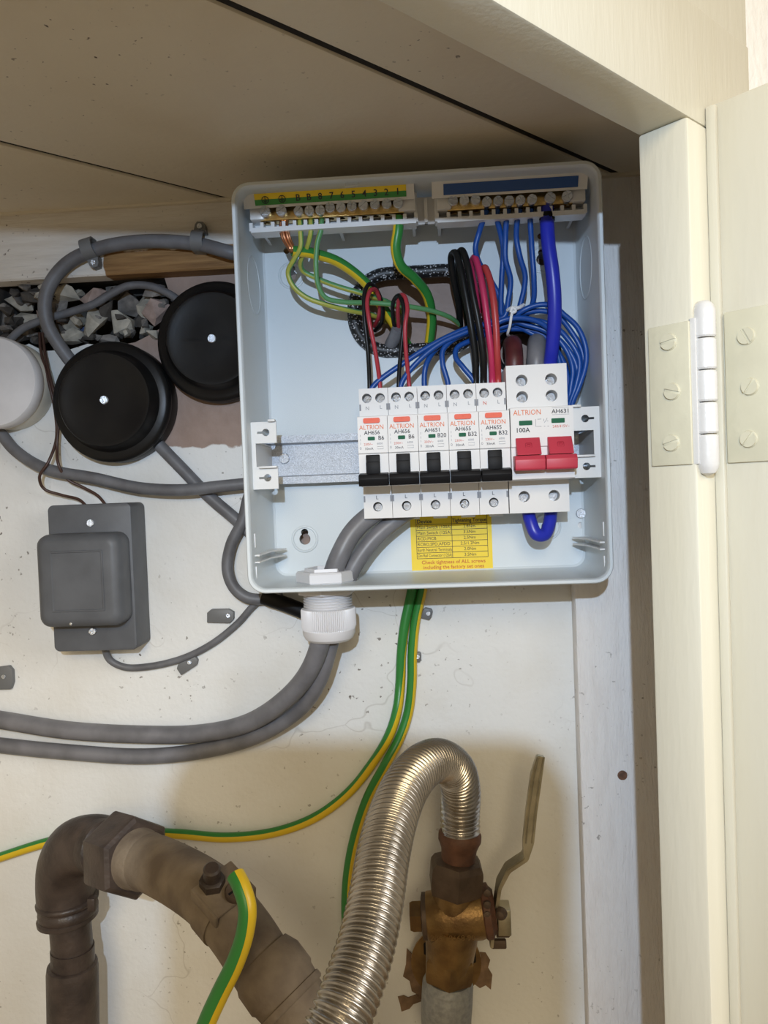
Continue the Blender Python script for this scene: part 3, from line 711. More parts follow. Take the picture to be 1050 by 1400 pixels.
def rcbo(i, model, rating, label, cap):
    x0 = bx + i * PITCHX; t = thing('circuit_breaker', (x0 + w1 / 2, BKY, z_b0), label, 'circuit breaker', 'circuit breakers on the rail')
    bd = inst(body0, (x0, 0, 0), t, name='body'); inst(btn0, (x0, 0, 0), t, name='test_button'); inst(win0, (x0, 0, 0), t, name='status_window'); inst(tog0, (x0, 0, 0), t, name='toggle')
    for x, z, y, r in hol: screw((x0 + x + .0003, y + .0045, z - .0004), .0026, t, random.uniform(0, 1.5))
    f = FY - .00012
    def T(s, size, fx, k, m, ctr=True, y=f, z=None, sp=1.0, bold=0): return text(s, size, (x0 + w1 * fx, y, z if z is not None else zf(k)), t, m, center=ctr, spacing=sp, bold=bold)
    T('TEST', .0013, .48, .155, m_ink2)
    a = T('ALTRION', .0040, .47, .31, m_iorg); a.scale = (w1 * .80 / (max(v.co.x for v in a.data.vertices) * 2), 1, 1)
    T(model, .0034, .48, .455, m_ink, bold=.00003); T(rating, .0036, .78, .605, m_ink, bold=.00003)
    T('230V~', .0021, .34, .765, m_ired); T('10mA' if cap == '10' else '30mA', .0022, .36, .885, m_ink); T('6000', .0018, .73, .755, m_ink2)
    T('I', .002, .08, .53, m_ink2); T('I', .002, .08, .64, m_ink2); T('I', .002, .08, .74, m_ink2); T('0', .0024, .08, .87, m_ink2)
    B = BM(); q0, q1 = zf(.90), zf(.83)
    B.tube([Vector((x0 + w1 * a_, f, b_)) for a_, b_ in ((.64, q0), (.84, q0), (.84, q1), (.64, q1))], .0001, 4, closed=True); obj('print_frame', B, m_ink2, t, smooth=False)
    T('N', .0033, .28, 0, m_ink2 if i < 4 else m_ired, y=TYT - .00012, z=PZ(592, 554.5, TYT)); T('L', .0033, .75, 0, m_ink2, y=TYT - .00012, z=PZ(592, 553.5, TYT))
    T('L', .0034, .48, 0, m_ink, y=TYB - .00012, z=PZ(592, 677.5, TYB))
    # clip ears on the side seams
    for zz, yy in ((PZ(592, 553, TYT), TYT), (PZ(592, 679, TYB), TYB)):
        B = BM()
        for xx in ((x0 + .0006, x0 + w1 - .0006)): B.box(xx - .0005, xx + .0005, yy - .0004, yy + .0005, zz - .002, zz + .002)
        obj('seam_clip', B, m_ink2, t)
    B = BM(); B.box(x0 + w1 * .40, x0 + w1 * .92, BKY - .012, BKY - .004, z_b0 - .0022, z_b0 + .0004, bev=.0006); obj('rail_latch', B, m_clear, t)
    return t
rcbo(0, 'AH656', 'B6', 'white breaker rated B6 with black toggle, leftmost on the rail', '10')
rcbo(1, 'AH656', 'B6', 'white breaker rated B6 with black toggle, second from the left on the rail', '30')
rcbo(2, 'AH651', 'B20', 'white breaker marked B20 with black toggle, middle of the five', '30')
rcbo(3, 'AH655', 'B32', 'white breaker marked B32 with black toggle, beside the B20 one', '30')
rcbo(4, 'AH655', 'B32', 'white breaker marked B32 with black toggle, next to the red main switch', '30')
def main_switch():
    x0 = bx + 5 * PITCHX + .0004; w2 = 2 * PITCHX + .0006
    zt = PZ(728, 498.5, TYT); zs = PZ(735, 556, FY); zlb = PZ(737, 593, FY)
    t = thing('main_switch', (x0 + w2 / 2, BKY, z_b0), 'white double width main switch with two red levers', 'main switch')
    hs = [(w2 * (.255 if k == 0 else .74), PZ(728, yy, TYT), TYT, .0037) for k in (0, 1) for yy in (519.5, 542)] + [(w2 * (.25 if k == 0 else .75), PZ(728, 678.5, TYB), TYB, .0036) for k in (0, 1)]
    b = breaker_body(w2, zt, hs, 'body', zs1=zs); b.location = Vector((x0, 0, 0)) - t.location; b.parent = t
    for x, z, y, r in hs: screw((x0 + x - .0004, y + .0070, z - .0010), .0028, t, random.uniform(0, 1.5))
    f = FY - .00012
    def zz(y): return PZ(737, y, FY)
    def T(s, size, fx, y, m, bold=0):
        return text(s, size, (x0 + w2 * fx, f, zz(y)), t, m, bold=bold)
    a = T('ALTRION', .0045, .27, 563.5, m_iorg); a.scale = (w2 * .43 / (max(v.co.x for v in a.data.vertices) * 2), 1, 1)
    a = T('AH631', .0036, .80, 563.5, m_ink, .00004); a.scale = (w2 * .25 / (max(v.co.x for v in a.data.vertices) * 2), 1, 1)
    T('100A', .0040, .19, 587.5, m_ink, .00005); T('240/415V~', .0023, .80, 584, m_ired)
    B = BM()
    for dzz in (558.5, 567.8): B.box(x0 + w2 * .665, x0 + w2 * .935, f - .00005, FY, zz(dzz) - .00008, zz(dzz) + .00008)
    obj('print_rule', B, m_ink2, t)
    B = BM()
    for q in (((.40, 573), (.40, 583), (.49, 583)), ((.43, 573), (.49, 573)), ((.53, 573), (.53, 576)), ((.535, 578), (.56, 576), (.585, 572)), ((.53, 583), (.55, 583)), ((.58, 576), (.60, 576)), ((.585, 583), (.61, 583))):
        pts = [Vector((x0 + w2 * a_, f, zz(y_))) for a_, y_ in q]
        if len(pts) > 1: B.tube(pts, .00012, 4)
    obj('wiring_diagram', B, m_ink2, t, smooth=False)
    for fx, yy in ((.24, 577.5), (.755, 576)):
        B = BM(); xc = x0 + w2 * fx; B.prism(rrect(xc - w2 * .105, xc + w2 * .105, zz(yy + 3.2), zz(yy - 3.2), .0004, 3), FY - .0003, FY + .0004); obj('status_window', B, m_green, t)
    for k in (0, 1):
        xa = x0 + w2 * (.07 + .505 * k); xb = x0 + w2 * (.45 + .505 * k); xl, xr = x0 + w2 * (.02 + .485 * k), x0 + w2 * (.50 + .50 * k)
        za, zm, zb = zz(598), zz(622), zz(643)
        B = BM(); B.prism([(FY + .003, za), (FY - .0015, za), (FY - .0075, zm + .002), (FY - .009, zm), (FY + .003, zm)], xa, xb, ax='X', bev=.0003)
        B.prism([(FY + .002, zm), (FY - .0095, zm - .0004), (FY - .0115, zm - .003), (FY - .0110, zb + .001), (FY - .0100, zb), (FY + .002, zb)], xl + .0002, xr - .0002, ax='X', bev=.0005)
        tg = obj('toggle', B, m_redsw, t); xc = (xa + xb) / 2; zc_ = zz(609)
        B = BM()
        for rr_ in (.0009, .0019): B.tube([Vector((xc + a_, FY - .0049 + c_ * .55, zc_ + c_)) for a_, c_ in rrect(-rr_, rr_, -rr_ * .8, rr_ * .8, rr_ * .3, 2)], .0002, 5, closed=True)
        obj('square_mark', B, M('dark red mark', (.35, .02, .04), .5), tg)
    return t
main_switch()

# ------------------------------------------------------------------ cables
def cable(name, pts, r, mats, label, cat='cable', group=None, sides=12, stripe=None, twist=0.0, per=8, phase=0.0, parent=None, tmax=9.0):
    sp = spline([P(*p) for p in pts], per); B = BM(); B.tube(sp, r, sides, stripe=stripe, twist=twist, phase=phase, tmax=tmax)
    o = obj(name, B, mats, parent, ang=60)
    if parent is None: tag(o, label, cat, group)
    return o
EB = EBY + .0045
# thick earths
cop = thing('earth_cable', tuple(P(395, 340, -.048)), 'thick green and yellow earth cable with bare copper end, running into the cable hole', 'cable')
cable('insulation', [(399, 343, -.046), (425, 346, -.040), (462, 358, -.030), (500, 387, -.020), (522, 418, -.012), (540, 445, -.004), (556, 470, .001), (566, 492, .0058)], .0034, [m_eg, m_ey], '', stripe=.5, phase=2.0, parent=cop)
for k in range(6):
    B = BM(); a = k * 1.05; dx, dy = math.cos(a) * 4.2, math.sin(a) * .0016
    B.tube(spline([P(388 + dx * .6, 299, EB + dy * .5), P(388 + dx, 310, EB + dy), P(391 + dx * 1.1, 325, EB + dy), P(398 + dx * .8, 339, -.046 + dy), P(401 + dx * .6, 345, -.046 + dy)], 5), .00115, 7); obj('strand', B, m_copper, cop)
cable('earth_cable', [(545, 296, EB), (544, 316, EB), (541, 340, -.047), (547, 362, -.042), (566, 380, -.032), (583, 402, -.020), (590, 432, -.008), (588, 460, .000), (583, 492, .0058)], .0034, [m_eg, m_ey], 'thick green and yellow earth cable dropping from terminal one of the earth bar', stripe=.45, phase=2.05)
# small earths
cable('earth_wire', [(410, 300, EB), (411, 318, EB), (411, 338, -.048), (402, 355, -.044), (394, 372, -.040), (400, 390, -.038), (418, 406, -.036), (448, 417, -.033), (480, 425, -.026), (510, 431, -.012), (528, 440, .003)], .0017, [m_eg2, m_ey2], 'thin green and yellow earth wire looping furthest left below the earth bar', stripe=.65, phase=.9)
cable('earth_wire', [(425, 300, EB), (425, 318, EB), (420, 338, -.044), (411, 358, -.036), (414, 370, -.030), (432, 380, -.028), (460, 391, -.028), (498, 402, -.026), (528, 412, -.016), (545, 422, -.004), (556, 436, .004)], .0017, [m_eg2, m_ey2], 'thin earth wire from the second lettered terminal, middle of the three', stripe=.45, phase=.8)
cable('earth_wire', [(440, 300, EB), (439, 314, EB), (434, 332, -.048), (432, 362, -.046), (435, 390, -.043), (445, 407, -.040), (470, 413, -.036), (510, 414, -.030), (550, 418, -.026), (590, 425, -.018), (615, 434, -.010), (630, 446, .003)], .0017, [m_eg2, m_ey2], 'thin green earth wire running level to the right across the cable hole', stripe=.40, phase=2.2)
# twin red and black pairs with their grey sheath
TE = -.036
cable('black_wire', [(505, 540, TE), (505, 522, TE), (503, 480, -.040), (498, 430, -.042), (499, 398, -.040), (506, 388, -.037), (516, 398, -.030), (523, 420, -.022), (522, 440, -.012), (513, 452, .002)], .0014, m_cblack, 'thin black wire looping into the leftmost breaker', 'wire')
cable('red_wire', [(520, 540, TE), (519, 522, TE), (513, 480, -.042), (505, 440, -.045), (502, 412, -.043), (506, 398, -.040), (513, 396, -.034), (519, 410, -.026), (518, 432, -.014), (512, 446, .002)], .0014, m_cred, 'thin red wire looping into the leftmost breaker', 'wire')
cable('black_wire', [(545, 540, TE), (545, 522, TE), (548, 480, -.040), (552, 440, -.042), (551, 415, -.041), (545, 404, -.038), (538, 412, -.032), (537, 432, -.022), (541, 452, -.010)], .0014, m_cblack, 'thin black wire looping into the second breaker', 'wire')
cable('red_wire', [(560, 540, TE), (559, 522, TE), (555, 480, -.042), (554, 445, -.045), (557, 422, -.044), (553, 405, -.041), (547, 404, -.036), (544, 420, -.028), (545, 452, -.010)], .0014, m_cred, 'thin red wire looping into the second breaker', 'wire')
cable('grey_sheath', [(545, 449, -.014), (540, 460, -.009), (533, 475, -.001), (528, 490, .005)], .0046, m_tail, 'stub of grey cable sheath inside the cable hole', 'cable')
# black loops
def bl(off, tip, back, lab, r=.0023, m=m_cblack, nm='black_wire'):
    (x0, y0) = off
    cable(nm, [(x0, y0 + 14, TE), (x0, y0, TE), *tip, *back], r, m, lab, 'wire')
bl((650, 520), [(650, 490, -.040), (644, 445, -.045), (637, 405, -.046), (629, 365, -.044), (623, 346, -.040)], [(617, 350, -.033), (620, 380, -.024), (627, 415, -.012), (629, 445, .002)], 'thick black wire looping furthest left in the black pair')
bl((661, 519), [(661, 490, -.042), (655, 445, -.047), (647, 405, -.048), (639, 362, -.046), (632, 343, -.041)], [(627, 348, -.034), (629, 380, -.026), (636, 415, -.014), (641, 448, .002)], 'thick black wire looping nearest the red wires')
bl((673, 518), [(672, 488, -.042), (667, 445, -.046), (661, 400, -.046), (655, 370, -.043), (649, 352, -.039)], [(645, 360, -.032), (648, 385, -.022), (655, 415, -.010), (655, 440, .002)], 'crimson wire looping beside the black pair', .0022, m_cpink, 'crimson_wire')
bl((681, 517), [(680, 488, -.044), (678, 445, -.048), (674, 405, -.048), (669, 380, -.045), (663, 366, -.041)], [(659, 372, -.034), (661, 395, -.024), (664, 420, -.012), (660, 445, .002)], 'light red wire looping beside the blue wires', .0022, m_cred2, 'red_wire')
# blue neutral tails from the bar into the bundle
NB = NBY + .0045; RB = .0018
def nb_(pts, lab, r=RB): cable('blue_wire', pts, r, m_blue, lab, 'wire')
nb_([(665, 288, NB), (662, 297, NB), (655, 318, -.044), (650, 340, -.042), (655, 359, -.038), (668, 379, -.034), (680, 400, -.031), (688, 424, -.029), (690, 436, -.026), (720, 452, -.022), (752, 470, -.024), (768, 490, -.026), (776, 515, -.028), (777, 552, -.030), (772, 585, -.026)], 'blue wire leaving the neutral bar furthest left, bowing behind the red wires')
nb_([(680, 287, NB), (679, 296, NB), (685, 322, -.043), (688, 340, -.040), (686, 380, -.036), (685, 415, -.032), (687, 432, -.030), (712, 442, -.028), (745, 452, -.029), (768, 468, -.031), (785, 492, -.032), (790, 515, -.032), (783, 545, -.031), (775, 585, -.027)], 'blue wire second from the left on the neutral bar')
nb_([(695, 287, NB), (693, 296, NB), (691, 325, -.045), (691, 354, -.042), (698, 383, -.038), (695, 410, -.035), (690, 432, -.033), (672, 440, -.033), (640, 453, -.034), (600, 471, -.036), (566, 500, -.037), (549, 524, TE), (547, 540, TE)], 'blue wire third on the neutral bar, crossing down to the second breaker')
nb_([(711, 287, NB), (708, 297, NB), (706, 325, -.044), (711, 352, -.041), (718, 378, -.037), (713, 410, -.033), (704, 432, -.031), (680, 441, -.030), (645, 447, -.031), (597, 468, -.034), (551, 497, -.036), (513, 525, TE), (503, 540, TE)], 'blue wire fourth on the neutral bar, crossing down to the leftmost breaker')
nb_([(726, 286, NB), (725, 296, NB), (727, 338, -.044), (730, 381, -.040), (729, 412, -.034), (718, 432, -.028), (690, 446, -.027), (655, 452, -.028), (625, 461, -.032), (606, 478, -.035), (605, 496, -.036), (612, 522, TE), (614, 540, TE)], 'blue wire fifth on the neutral bar, dropping to the fourth breaker')
# blue wires that swing round the right hand loop
def loop(pts, lab): cable('blue_wire', pts, RB, m_blue, lab, 'wire')
loop([(582, 540, TE), (580, 522, TE), (583, 498, -.036), (600, 474, -.030), (640, 456, -.026), (690, 441, -.026), (730, 438, -.028), (757, 446, -.030), (775, 462, -.032), (792, 492, -.033), (788, 525, -.033), (778, 555, -.031), (772, 590, -.027)], 'blue wire rising from the B20 breaker into the tied bundle')
loop([(651, 540, TE), (648, 521, TE), (634, 503, -.036), (623, 488, -.034), (625, 476, -.032), (645, 465, -.029), (682, 452, -.024), (715, 450, -.022), (742, 458, -.024), (760, 480, -.026), (768, 510, -.028), (774, 545, -.030), (772, 588, -.025)], 'blue wire bowing left of the black wires before joining the bundle')
loop([(702, 434, -.033), (716, 424, -.036), (735, 417, -.037), (755, 418, -.037), (772, 431, -.036), (789, 447, -.035), (800, 472, -.034), (801, 497, -.034), (793, 525, -.034), (782, 553, -.032), (775, 590, -.028)], 'blue wire making the outermost loop near the right side of the box')
loop([(700, 432, -.030), (716, 428, -.032), (740, 425, -.032), (760, 430, -.032), (780, 452, -.031), (796, 482, -.031), (797, 508, -.031), (786, 535, -.031), (778, 562, -.030), (774, 590, -.027)], 'blue wire just inside the outermost loop of the bundle')
loop([(672, 446, -.036), (690, 437, -.037), (715, 435, -.036), (740, 442, -.034), (760, 460, -.032), (776, 482, -.032), (783, 505, -.031), (780, 532, -.031), (776, 560, -.029), (771, 588, -.026)], 'blue wire lying over the front of the tied bundle')
bmc = thing('blue_main_cable', tuple(P(751, 520, -.033)), 'thick bright blue cable from the neutral bar to the main switch', 'cable')
cable('insulation', [(748, 282, NB + .001), (747.5, 292, NB), (750, 335, -.052), (755, 370, -.052), (758, 405, -.050), (758, 440, -.046), (755, 475, -.040), (752, 500, -.034), (751, 520, -.033)], .0045, m_blue2, '', parent=bmc)
B = BM(); B.lathe([(.0048, 0), (.0050, .002), (.0048, .005)], P(747.5, 292, NB), (0.02, 0, -1), 18); obj('sleeve', B, m_black, bmc)
cable('blue_link_cable', [(722, 697, -.033), (723, 703, -.034), (725, 712, -.037), (733, 730, -.039), (744, 731, -.037), (751, 716, -.033), (753, 702, -.030), (753, 696, -.030)], .0043, m_blue2, 'thick blue cable looping under the main switch')
# white tie round the bundle
B = BM(); B.tube(spline([P(701, 424, -.040), P(699, 433, -.0420), P(697, 446, -.0400), P(694, 456, -.035), P(696, 459, -.024)], 6), .0009, 8); B.tube(spline([P(694, 424, -.036), P(700, 421, -.040), P(708, 421, -.0395), P(716, 417, -.034)], 6), .0012, 8)
B.tube(spline([P(698, 427, -.041), P(701, 420, -.042), P(705, 425, -.041), P(700, 428, -.040)], 5), .0010, 8)
tag(obj('cable_tie', B, m_tie), 'white twist tie round the blue wire bundle', 'cable tie')
# supply sheaths that come in behind the main switch
cable('supply_cable', [(703, 520, -.033), (703, 492, -.034), (702, 474, -.028), (700, 470, -.018), (699, 474, -.006), (699, 484, .004)], .0060, m_dred, 'dark red sheathed cable entering above the main switch')
cable('supply_cable', [(733, 520, -.030), (733, 492, -.031), (734, 474, -.026), (735, 466, -.018), (736, 468, -.006), (736, 482, .004)], .0064, m_tail, 'grey sheathed cable entering above the main switch')

# meter tails through the gland
cable('meter_tail', [(560, 690, -.030), (535, 690, -.032), (505, 706, -.036), (482, 728, -.040), (466, 756, -.043), (456, 782, -.043), (446, 830, -.043), (436, 885, -.042), (418, 925, -.034), (385, 960, -.022), (335, 990, -.003), (270, 1003, .008), (190, 1004, .010), (90, 998, .011), (0, 984, .011), (-120, 966, .011), (-330, 950, .011), (-580, 945, .011)], .0066, m_tail, 'thick grey cable through the gland, upper of the pair on the wall', sides=16)
cable('meter_tail', [(600, 690, -.024), (570, 694, -.026), (540, 712, -.030), (510, 738, -.034), (490, 764, -.036), (478, 786, -.037), (464, 830, -.036), (450, 885, -.034), (436, 930, -.028), (408, 970, -.012), (355, 1004, .000), (290, 1024, .009), (200, 1034, .0115), (90, 1028, .0115), (0, 1019, .0115), (-120, 1004, .0115), (-330, 990, .0115), (-580, 985, .0115)], .0058, m_tail, 'thick grey cable through the gland, lower of the pair on the wall', sides=16)

# ------------------------------------------------------------------ cable gland
def gland():
    GY = -.038; zb = -H2
    cx = PX(447, 790, GY); t = thing('cable_gland', (cx, GY, zb - .036), 'pale grey nylon cable gland in the bottom of the box', 'cable gland')
    def hexr(r): return r / math.cos(math.pi / 6)
    B = BM(); rin = .0135
    B.lathe([(rin, -.0002), (hexr(.0172), -.0002), (hexr(.0178), .0007), (hexr(.0178), .0060), (hexr(.0168), .0072), (.0148, .0072), (.0146, .0092), (rin, .0092), (rin, -.0002)], (cx, GY, zb + .0022), (0, 0, 1), 6, cap=False, phase=.35)
    obj('locknut', B, m_gland, t, ang=20)
    B = BM(); B.lathe([(hexr(.0172), -.0002), (hexr(.0175), .0007), (hexr(.0175), .0050), (hexr(.0168), .0058), (.0135, .0058), (.0135, -.0002), (hexr(.0172), -.0002)], (cx, GY, zb), (0, 0, -1), 6, cap=False, phase=.35); obj('shoulder_hex', B, m_gland, t, ang=20)
    B = BM(); pr = []
    for i in range(7):
        h = .0058 + i * .0018; pr += [(.0150, h), (.0163, h + .0005), (.0163, h + .0009), (.0150, h + .0014)]
    B.lathe(pr, (cx, GY, zb), (0, 0, -1), 40, cap=False); obj('thread', B, m_gland, t)
    # ribbed cap
    z0 = zb - .0150; z1 = zb - .0300; n = 84; tb = bmesh.new(); rings = []
    prof = [(.0158, 0), (.0178, .0006), (.0183, .0016), (.0183, .0125), (.0178, .0140), (.0176, .0146), (.0174, .0175), (.0160, .0205), (.0138, .0222), (.0120, .0224), (.0105, .018)]
    for k, (r, h) in enumerate(prof):
        ring = []
        for i in range(n * 2):
            rr_ = r - (.0007 if (i % 2 and 1 <= k <= 4) else 0)
            a = math.pi * i / n; ring.append(tb.verts.new((cx + math.cos(a) * rr_, GY + math.sin(a) * rr_, z0 - h)))
        rings.append(ring)
    for A, C_ in zip(rings, rings[1:]):
        for i in range(n * 2): tb.faces.new((A[i], A[(i + 1) % (2 * n)], C_[(i + 1) % (2 * n)], C_[i]))
    B = BM(); B.join(tb); obj('ribbed_cap', B, m_gland, t, ang=25)
gland()

# ------------------------------------------------------------------ earth cables down the wall
EW = WALL - .0040
cable('earth_cable', [(567, 775, EW), (563, 808, EW - .001), (554, 850, EW - .002), (549, 890, EW - .002), (547, 935, EW - .002), (543, 970, EW - .006), (532, 1005, EW - .006), (508, 1045, EW - .002), (475, 1085, EW), (430, 1118, EW), (375, 1138, EW), (310, 1145, EW), (240, 1140, EW), (160, 1138, EW), (80, 1148, EW), (0, 1172, EW), (-120, 1215, EW), (-330, 1250, EW), (-580, 1260, EW)], .0036, [m_eg, m_ey], 'green and yellow earth cable sweeping left along the wall behind the iron pipe', stripe=.42, phase=2.9, twist=15.4, per=12, tmax=.15)
cable('earth_cable', [(583, 775, EW), (577, 808, EW), (568, 850, EW), (564, 890, EW), (563, 935, EW), (558, 975, EW - .001), (546, 1010, EW - .004), (527, 1045, EW - .008), (503, 1090, EW - .003), (486, 1140, EW), (476, 1190, EW), (473, 1240, EW), (476, 1290, EW), (484, 1340, EW), (490, 1420, EW), (494, 1600, EW), (496, 1900, EW)], .0036, [m_eg, m_ey], 'green and yellow earth cable dropping straight down behind the steel hose', stripe=.45, phase=-1.95, per=12)

# ------------------------------------------------------------------ grey cables left of the box
def GC(pts, wpx, lab, m=m_grey, **k): cable('grey_cable', [(x, y, Y + .008) for x, y, Y in pts], wpx / 1.93 / 2 / 1000, m, lab, **k)
GC([(345, 352, -.003), (318, 346, -.016), (270, 334, -.0130), (200, 330, -.0130), (135, 340, -.0130), (90, 362, -.0130), (64, 400, -.0125), (64, 440, -.0095), (85, 478, -.004), (112, 512, .002), (130, 535, .004)], 19, 'grey cable clipped along the white beam, bending down to the black round box')
GC([(10, 468, .002), (30, 450, .002), (60, 437, .002), (95, 427, .003), (130, 415, .003), (155, 400, .003), (175, 391, .003), (205, 391, .004), (235, 404, .004), (262, 425, .004)], 11, 'thin grey cable threading past the rubble hole')
GC([(-40, 560, .004), (0, 592, .004), (20, 615, .003), (60, 640, .000), (130, 654, -.002), (190, 667, -.004), (250, 670, -.005), (300, 665, -.005), (350, 660, -.003)], 17, 'grey cable running level under the black round box to the fuse box')
GC([(190, 580, .004), (215, 606, .005), (250, 642, .005), (285, 678, .0052), (320, 708, .0052), (350, 735, .0052), (372, 752, .0052)], 18, 'grey cable leaving the black round box diagonally down to the right')
GC([(352, 655, .004), (340, 680, .002), (332, 712, .001), (316, 745, .001), (311, 778, .001), (320, 803, .001), (338, 817, .002), (362, 819, .004), (385, 812, .0045)], 17, 'grey cable bending in a hook beside the lower left corner of the fuse box')
GC([(143, 886, .000), (150, 902, .004), (170, 912, .006), (205, 911, .0065), (250, 900, .0065), (290, 880, .0065), (325, 852, .0065), (350, 825, .0055), (375, 812, .005)], 10, 'thin grey bell cable under the slate box, rising to the fuse box')
GC([(360, 816, .003), (372, 820, .002), (395, 828, .000), (420, 838, -.001)], 22, 'stub of dark grey cable beside the gland', m=m_black)
cable('brown_bell_wire', [(54, 455, 0.0140), (56, 480, 0.0110), (66, 520, 0.0060), (75, 560, 0.0060), (77, 600, 0.0080), (66, 632, 0.0020), (54, 652, 0.0020), (60, 668, 0.0060), (85, 677, 0.0090), (108, 683, 0.0090), (120, 694, 0.0080)], .0011, m_brown, 'thin brown bell wire making the wider bend above the slate box', 'wire')
cable('brown_bell_wire', [(58, 455, 0.0140), (62, 485, 0.0110), (71, 525, 0.0050), (80, 565, 0.0050), (78, 610, 0.0060), (80, 635, 0.0020), (92, 655, 0.0060), (115, 667, 0.0090), (134, 678, 0.0090), (147, 694, 0.0080)], .0011, m_brown, 'thin brown bell wire on the right of the pair above the slate box', 'wire')

# ------------------------------------------------------------------ cable clips
def saddle(x, y, ang, label, hole_dir, w_=.0085, r=.0062):
    c = P(x, y, TIM)
    t = thing('saddle_clip', tuple(c), label, 'cable clip')
    mt = Matrix.Translation((c.x, 0, c.z)) @ Matrix.Rotation(ang, 4, 'Y')
    B = BM(); pts = [(math.cos(a) * (r + .0012), -.0050 - math.sin(a) * (r + .0012)) for a in [math.pi * i / 10 for i in range(11)]]
    ins = [(math.cos(a) * r, -.0050 - math.sin(a) * r) for a in [math.pi * i / 10 for i in range(11)]]
    prof = [(q[1], q[0]) for q in pts]; pin = [(q[1], q[0]) for q in ins]
    poly = [(TIM, pts[0][0])] + prof + [(TIM, pts[-1][0])] + [(TIM, ins[-1][0])] + pin[::-1] + [(TIM, ins[0][0])]
    B.prism(poly, -w_ / 2, w_ / 2, ax='X', mat=mt); obj('strap', B, m_clip, t)
    s = hole_dir; z0 = s * (r + .0005); z1 = s * (r + .0075)
    B = BM(); B.prism([(-w_ / 2, z0), (w_ / 2, z0), (w_ / 2 * .8, z1 - s * .002), (w_ / 4, z1), (-w_ / 4, z1), (-w_ / 2 * .8, z1 - s * .002)], -.0050, TIM, mat=mt); obj('lug', B, m_clip, t)
    q = mt @ Vector((0, -.0050, s * (r + .0042))); screw(q, .0019, t, .4)
saddle(128, 344, -.25, 'grey saddle clip holding the cable at the left of the beam', -1)
saddle(276, 334, .10, 'grey saddle clip holding the cable beside the fuse box', 1)
def clip(x, y, wpx, hpx, ang, label, nx=.5, Y=WALL):
    c = P(x, y, Y); k = 1 / 1.9e3; w_, h = wpx * k, hpx * k
    t = thing('wall_clip', tuple(c), label, 'cable clip')
    mt = Matrix.Translation((c.x, 0, c.z)) @ Matrix.Rotation(ang, 4, 'Y')
    B = BM(); B.prism([(-w_ / 2, -h / 2), (w_ * .35, -h / 2), (w_ / 2, -h * .2), (w_ / 2, h * .3), (w_ * .3, h / 2), (-w_ * .35, h * .45), (-w_ / 2, h * .2)], Y - .004, Y, bev=.0004, mat=mt)
    obj('clip_body', B, m_clip, t)
    q = mt @ Vector((w_ * nx * .5, Y - .004, h * .05)); screw(q, .0016, t, .7)
clip(303, 841, 38, 20, .05, 'loose grey cable clip on the wall left of the gland', .6)
clip(258, 907, 32, 16, -.55, 'grey clip nailed under the thin bell cable', .3)
clip(9, 925, 26, 34, 0, 'grey cable clip at the left edge of the wall', 0)
clip(584, 838, 14, 16, .3, 'small grey clip beside the earth cables below the box', .2)
clip(571, 897, 10, 14, .1, 'small nail clip lower down beside the earth cables', 0)

# ------------------------------------------------------------------ round junction boxes
def round_box(x, y, rpx, h, label, mats, kind, front=.76, letters=None):
    c = P(x, y, WALL); r = rpx / 1.9e3
    t = thing('round_junction_box', (c.x, WALL, c.z), label, 'junction box')
    if kind == 'black':
        B = BM(); B.lathe([(r * .96, 0), (r, .001), (r, h * .42), (r * .985, h * .46)], (c.x, WALL, c.z), (0, -1, 0), 64); obj('base', B, mats, t)
        B = BM(); B.lathe([(r * 1.0, h * .46), (r * 1.005, h * .52), (r * .985, h * .60), (r * .93, h * .64), (r * .84, h * .66), (r * .80, h * .76), (r * .775, h * .94), (r * .75, h), (r * .70, h * 1.0), (r * .64, h * .97), (r * .3, h * .96), (.0005, h * .96)], (c.x, WALL, c.z), (0, -1, 0), 64, cap=False); lid = obj('lid', B, mats, t, ang=50)
    else:
        B = BM(); B.lathe([(r * .97, 0), (r, .001), (r, h * .55), (r * .985, h * .58)], (c.x, WALL, c.z), (0, -1, 0), 64); obj('base', B, m_cream2, t)
        B = BM(); B.lathe([(r * .99, h * .60), (r * 1.015, h * .64), (r * 1.01, h * .93), (r * .97, h), (r * .5, h * 1.01), (.0005, h * 1.01)], (c.x, WALL, c.z), (0, -1, 0), 64, cap=False); lid = obj('lid', B, mats, t, ang=50)
    if kind == 'black': screw((c.x, WALL - h * .955, c.z), .0030, t, .5)
    else: screw((c.x + .004, WALL - h * 1.0, c.z), .0014, t, .5)
    if letters:
        for s_, dx, dz, sz in letters: text(s_, sz, (c.x + dx, WALL - h * .975, c.z + dz), lid, m_bake, name='moulded_lettering')
    return t
round_box(165, 553, 83, .030, 'black round junction box in front, nearest the slate transformer box', m_bake, 'black')
round_box(303, 472, 82, .026, 'black round junction box behind, half hidden by the fuse box', m_bake, 'black', letters=[('LOADING', -.014, 0, .003), ('TERMINAL', .014, 0, .003), ('5 amp', -.004, -.018, .003)])
round_box(18, 529, 62, .028, 'white round junction box cut by the left edge of the photo', m_white, 'white')

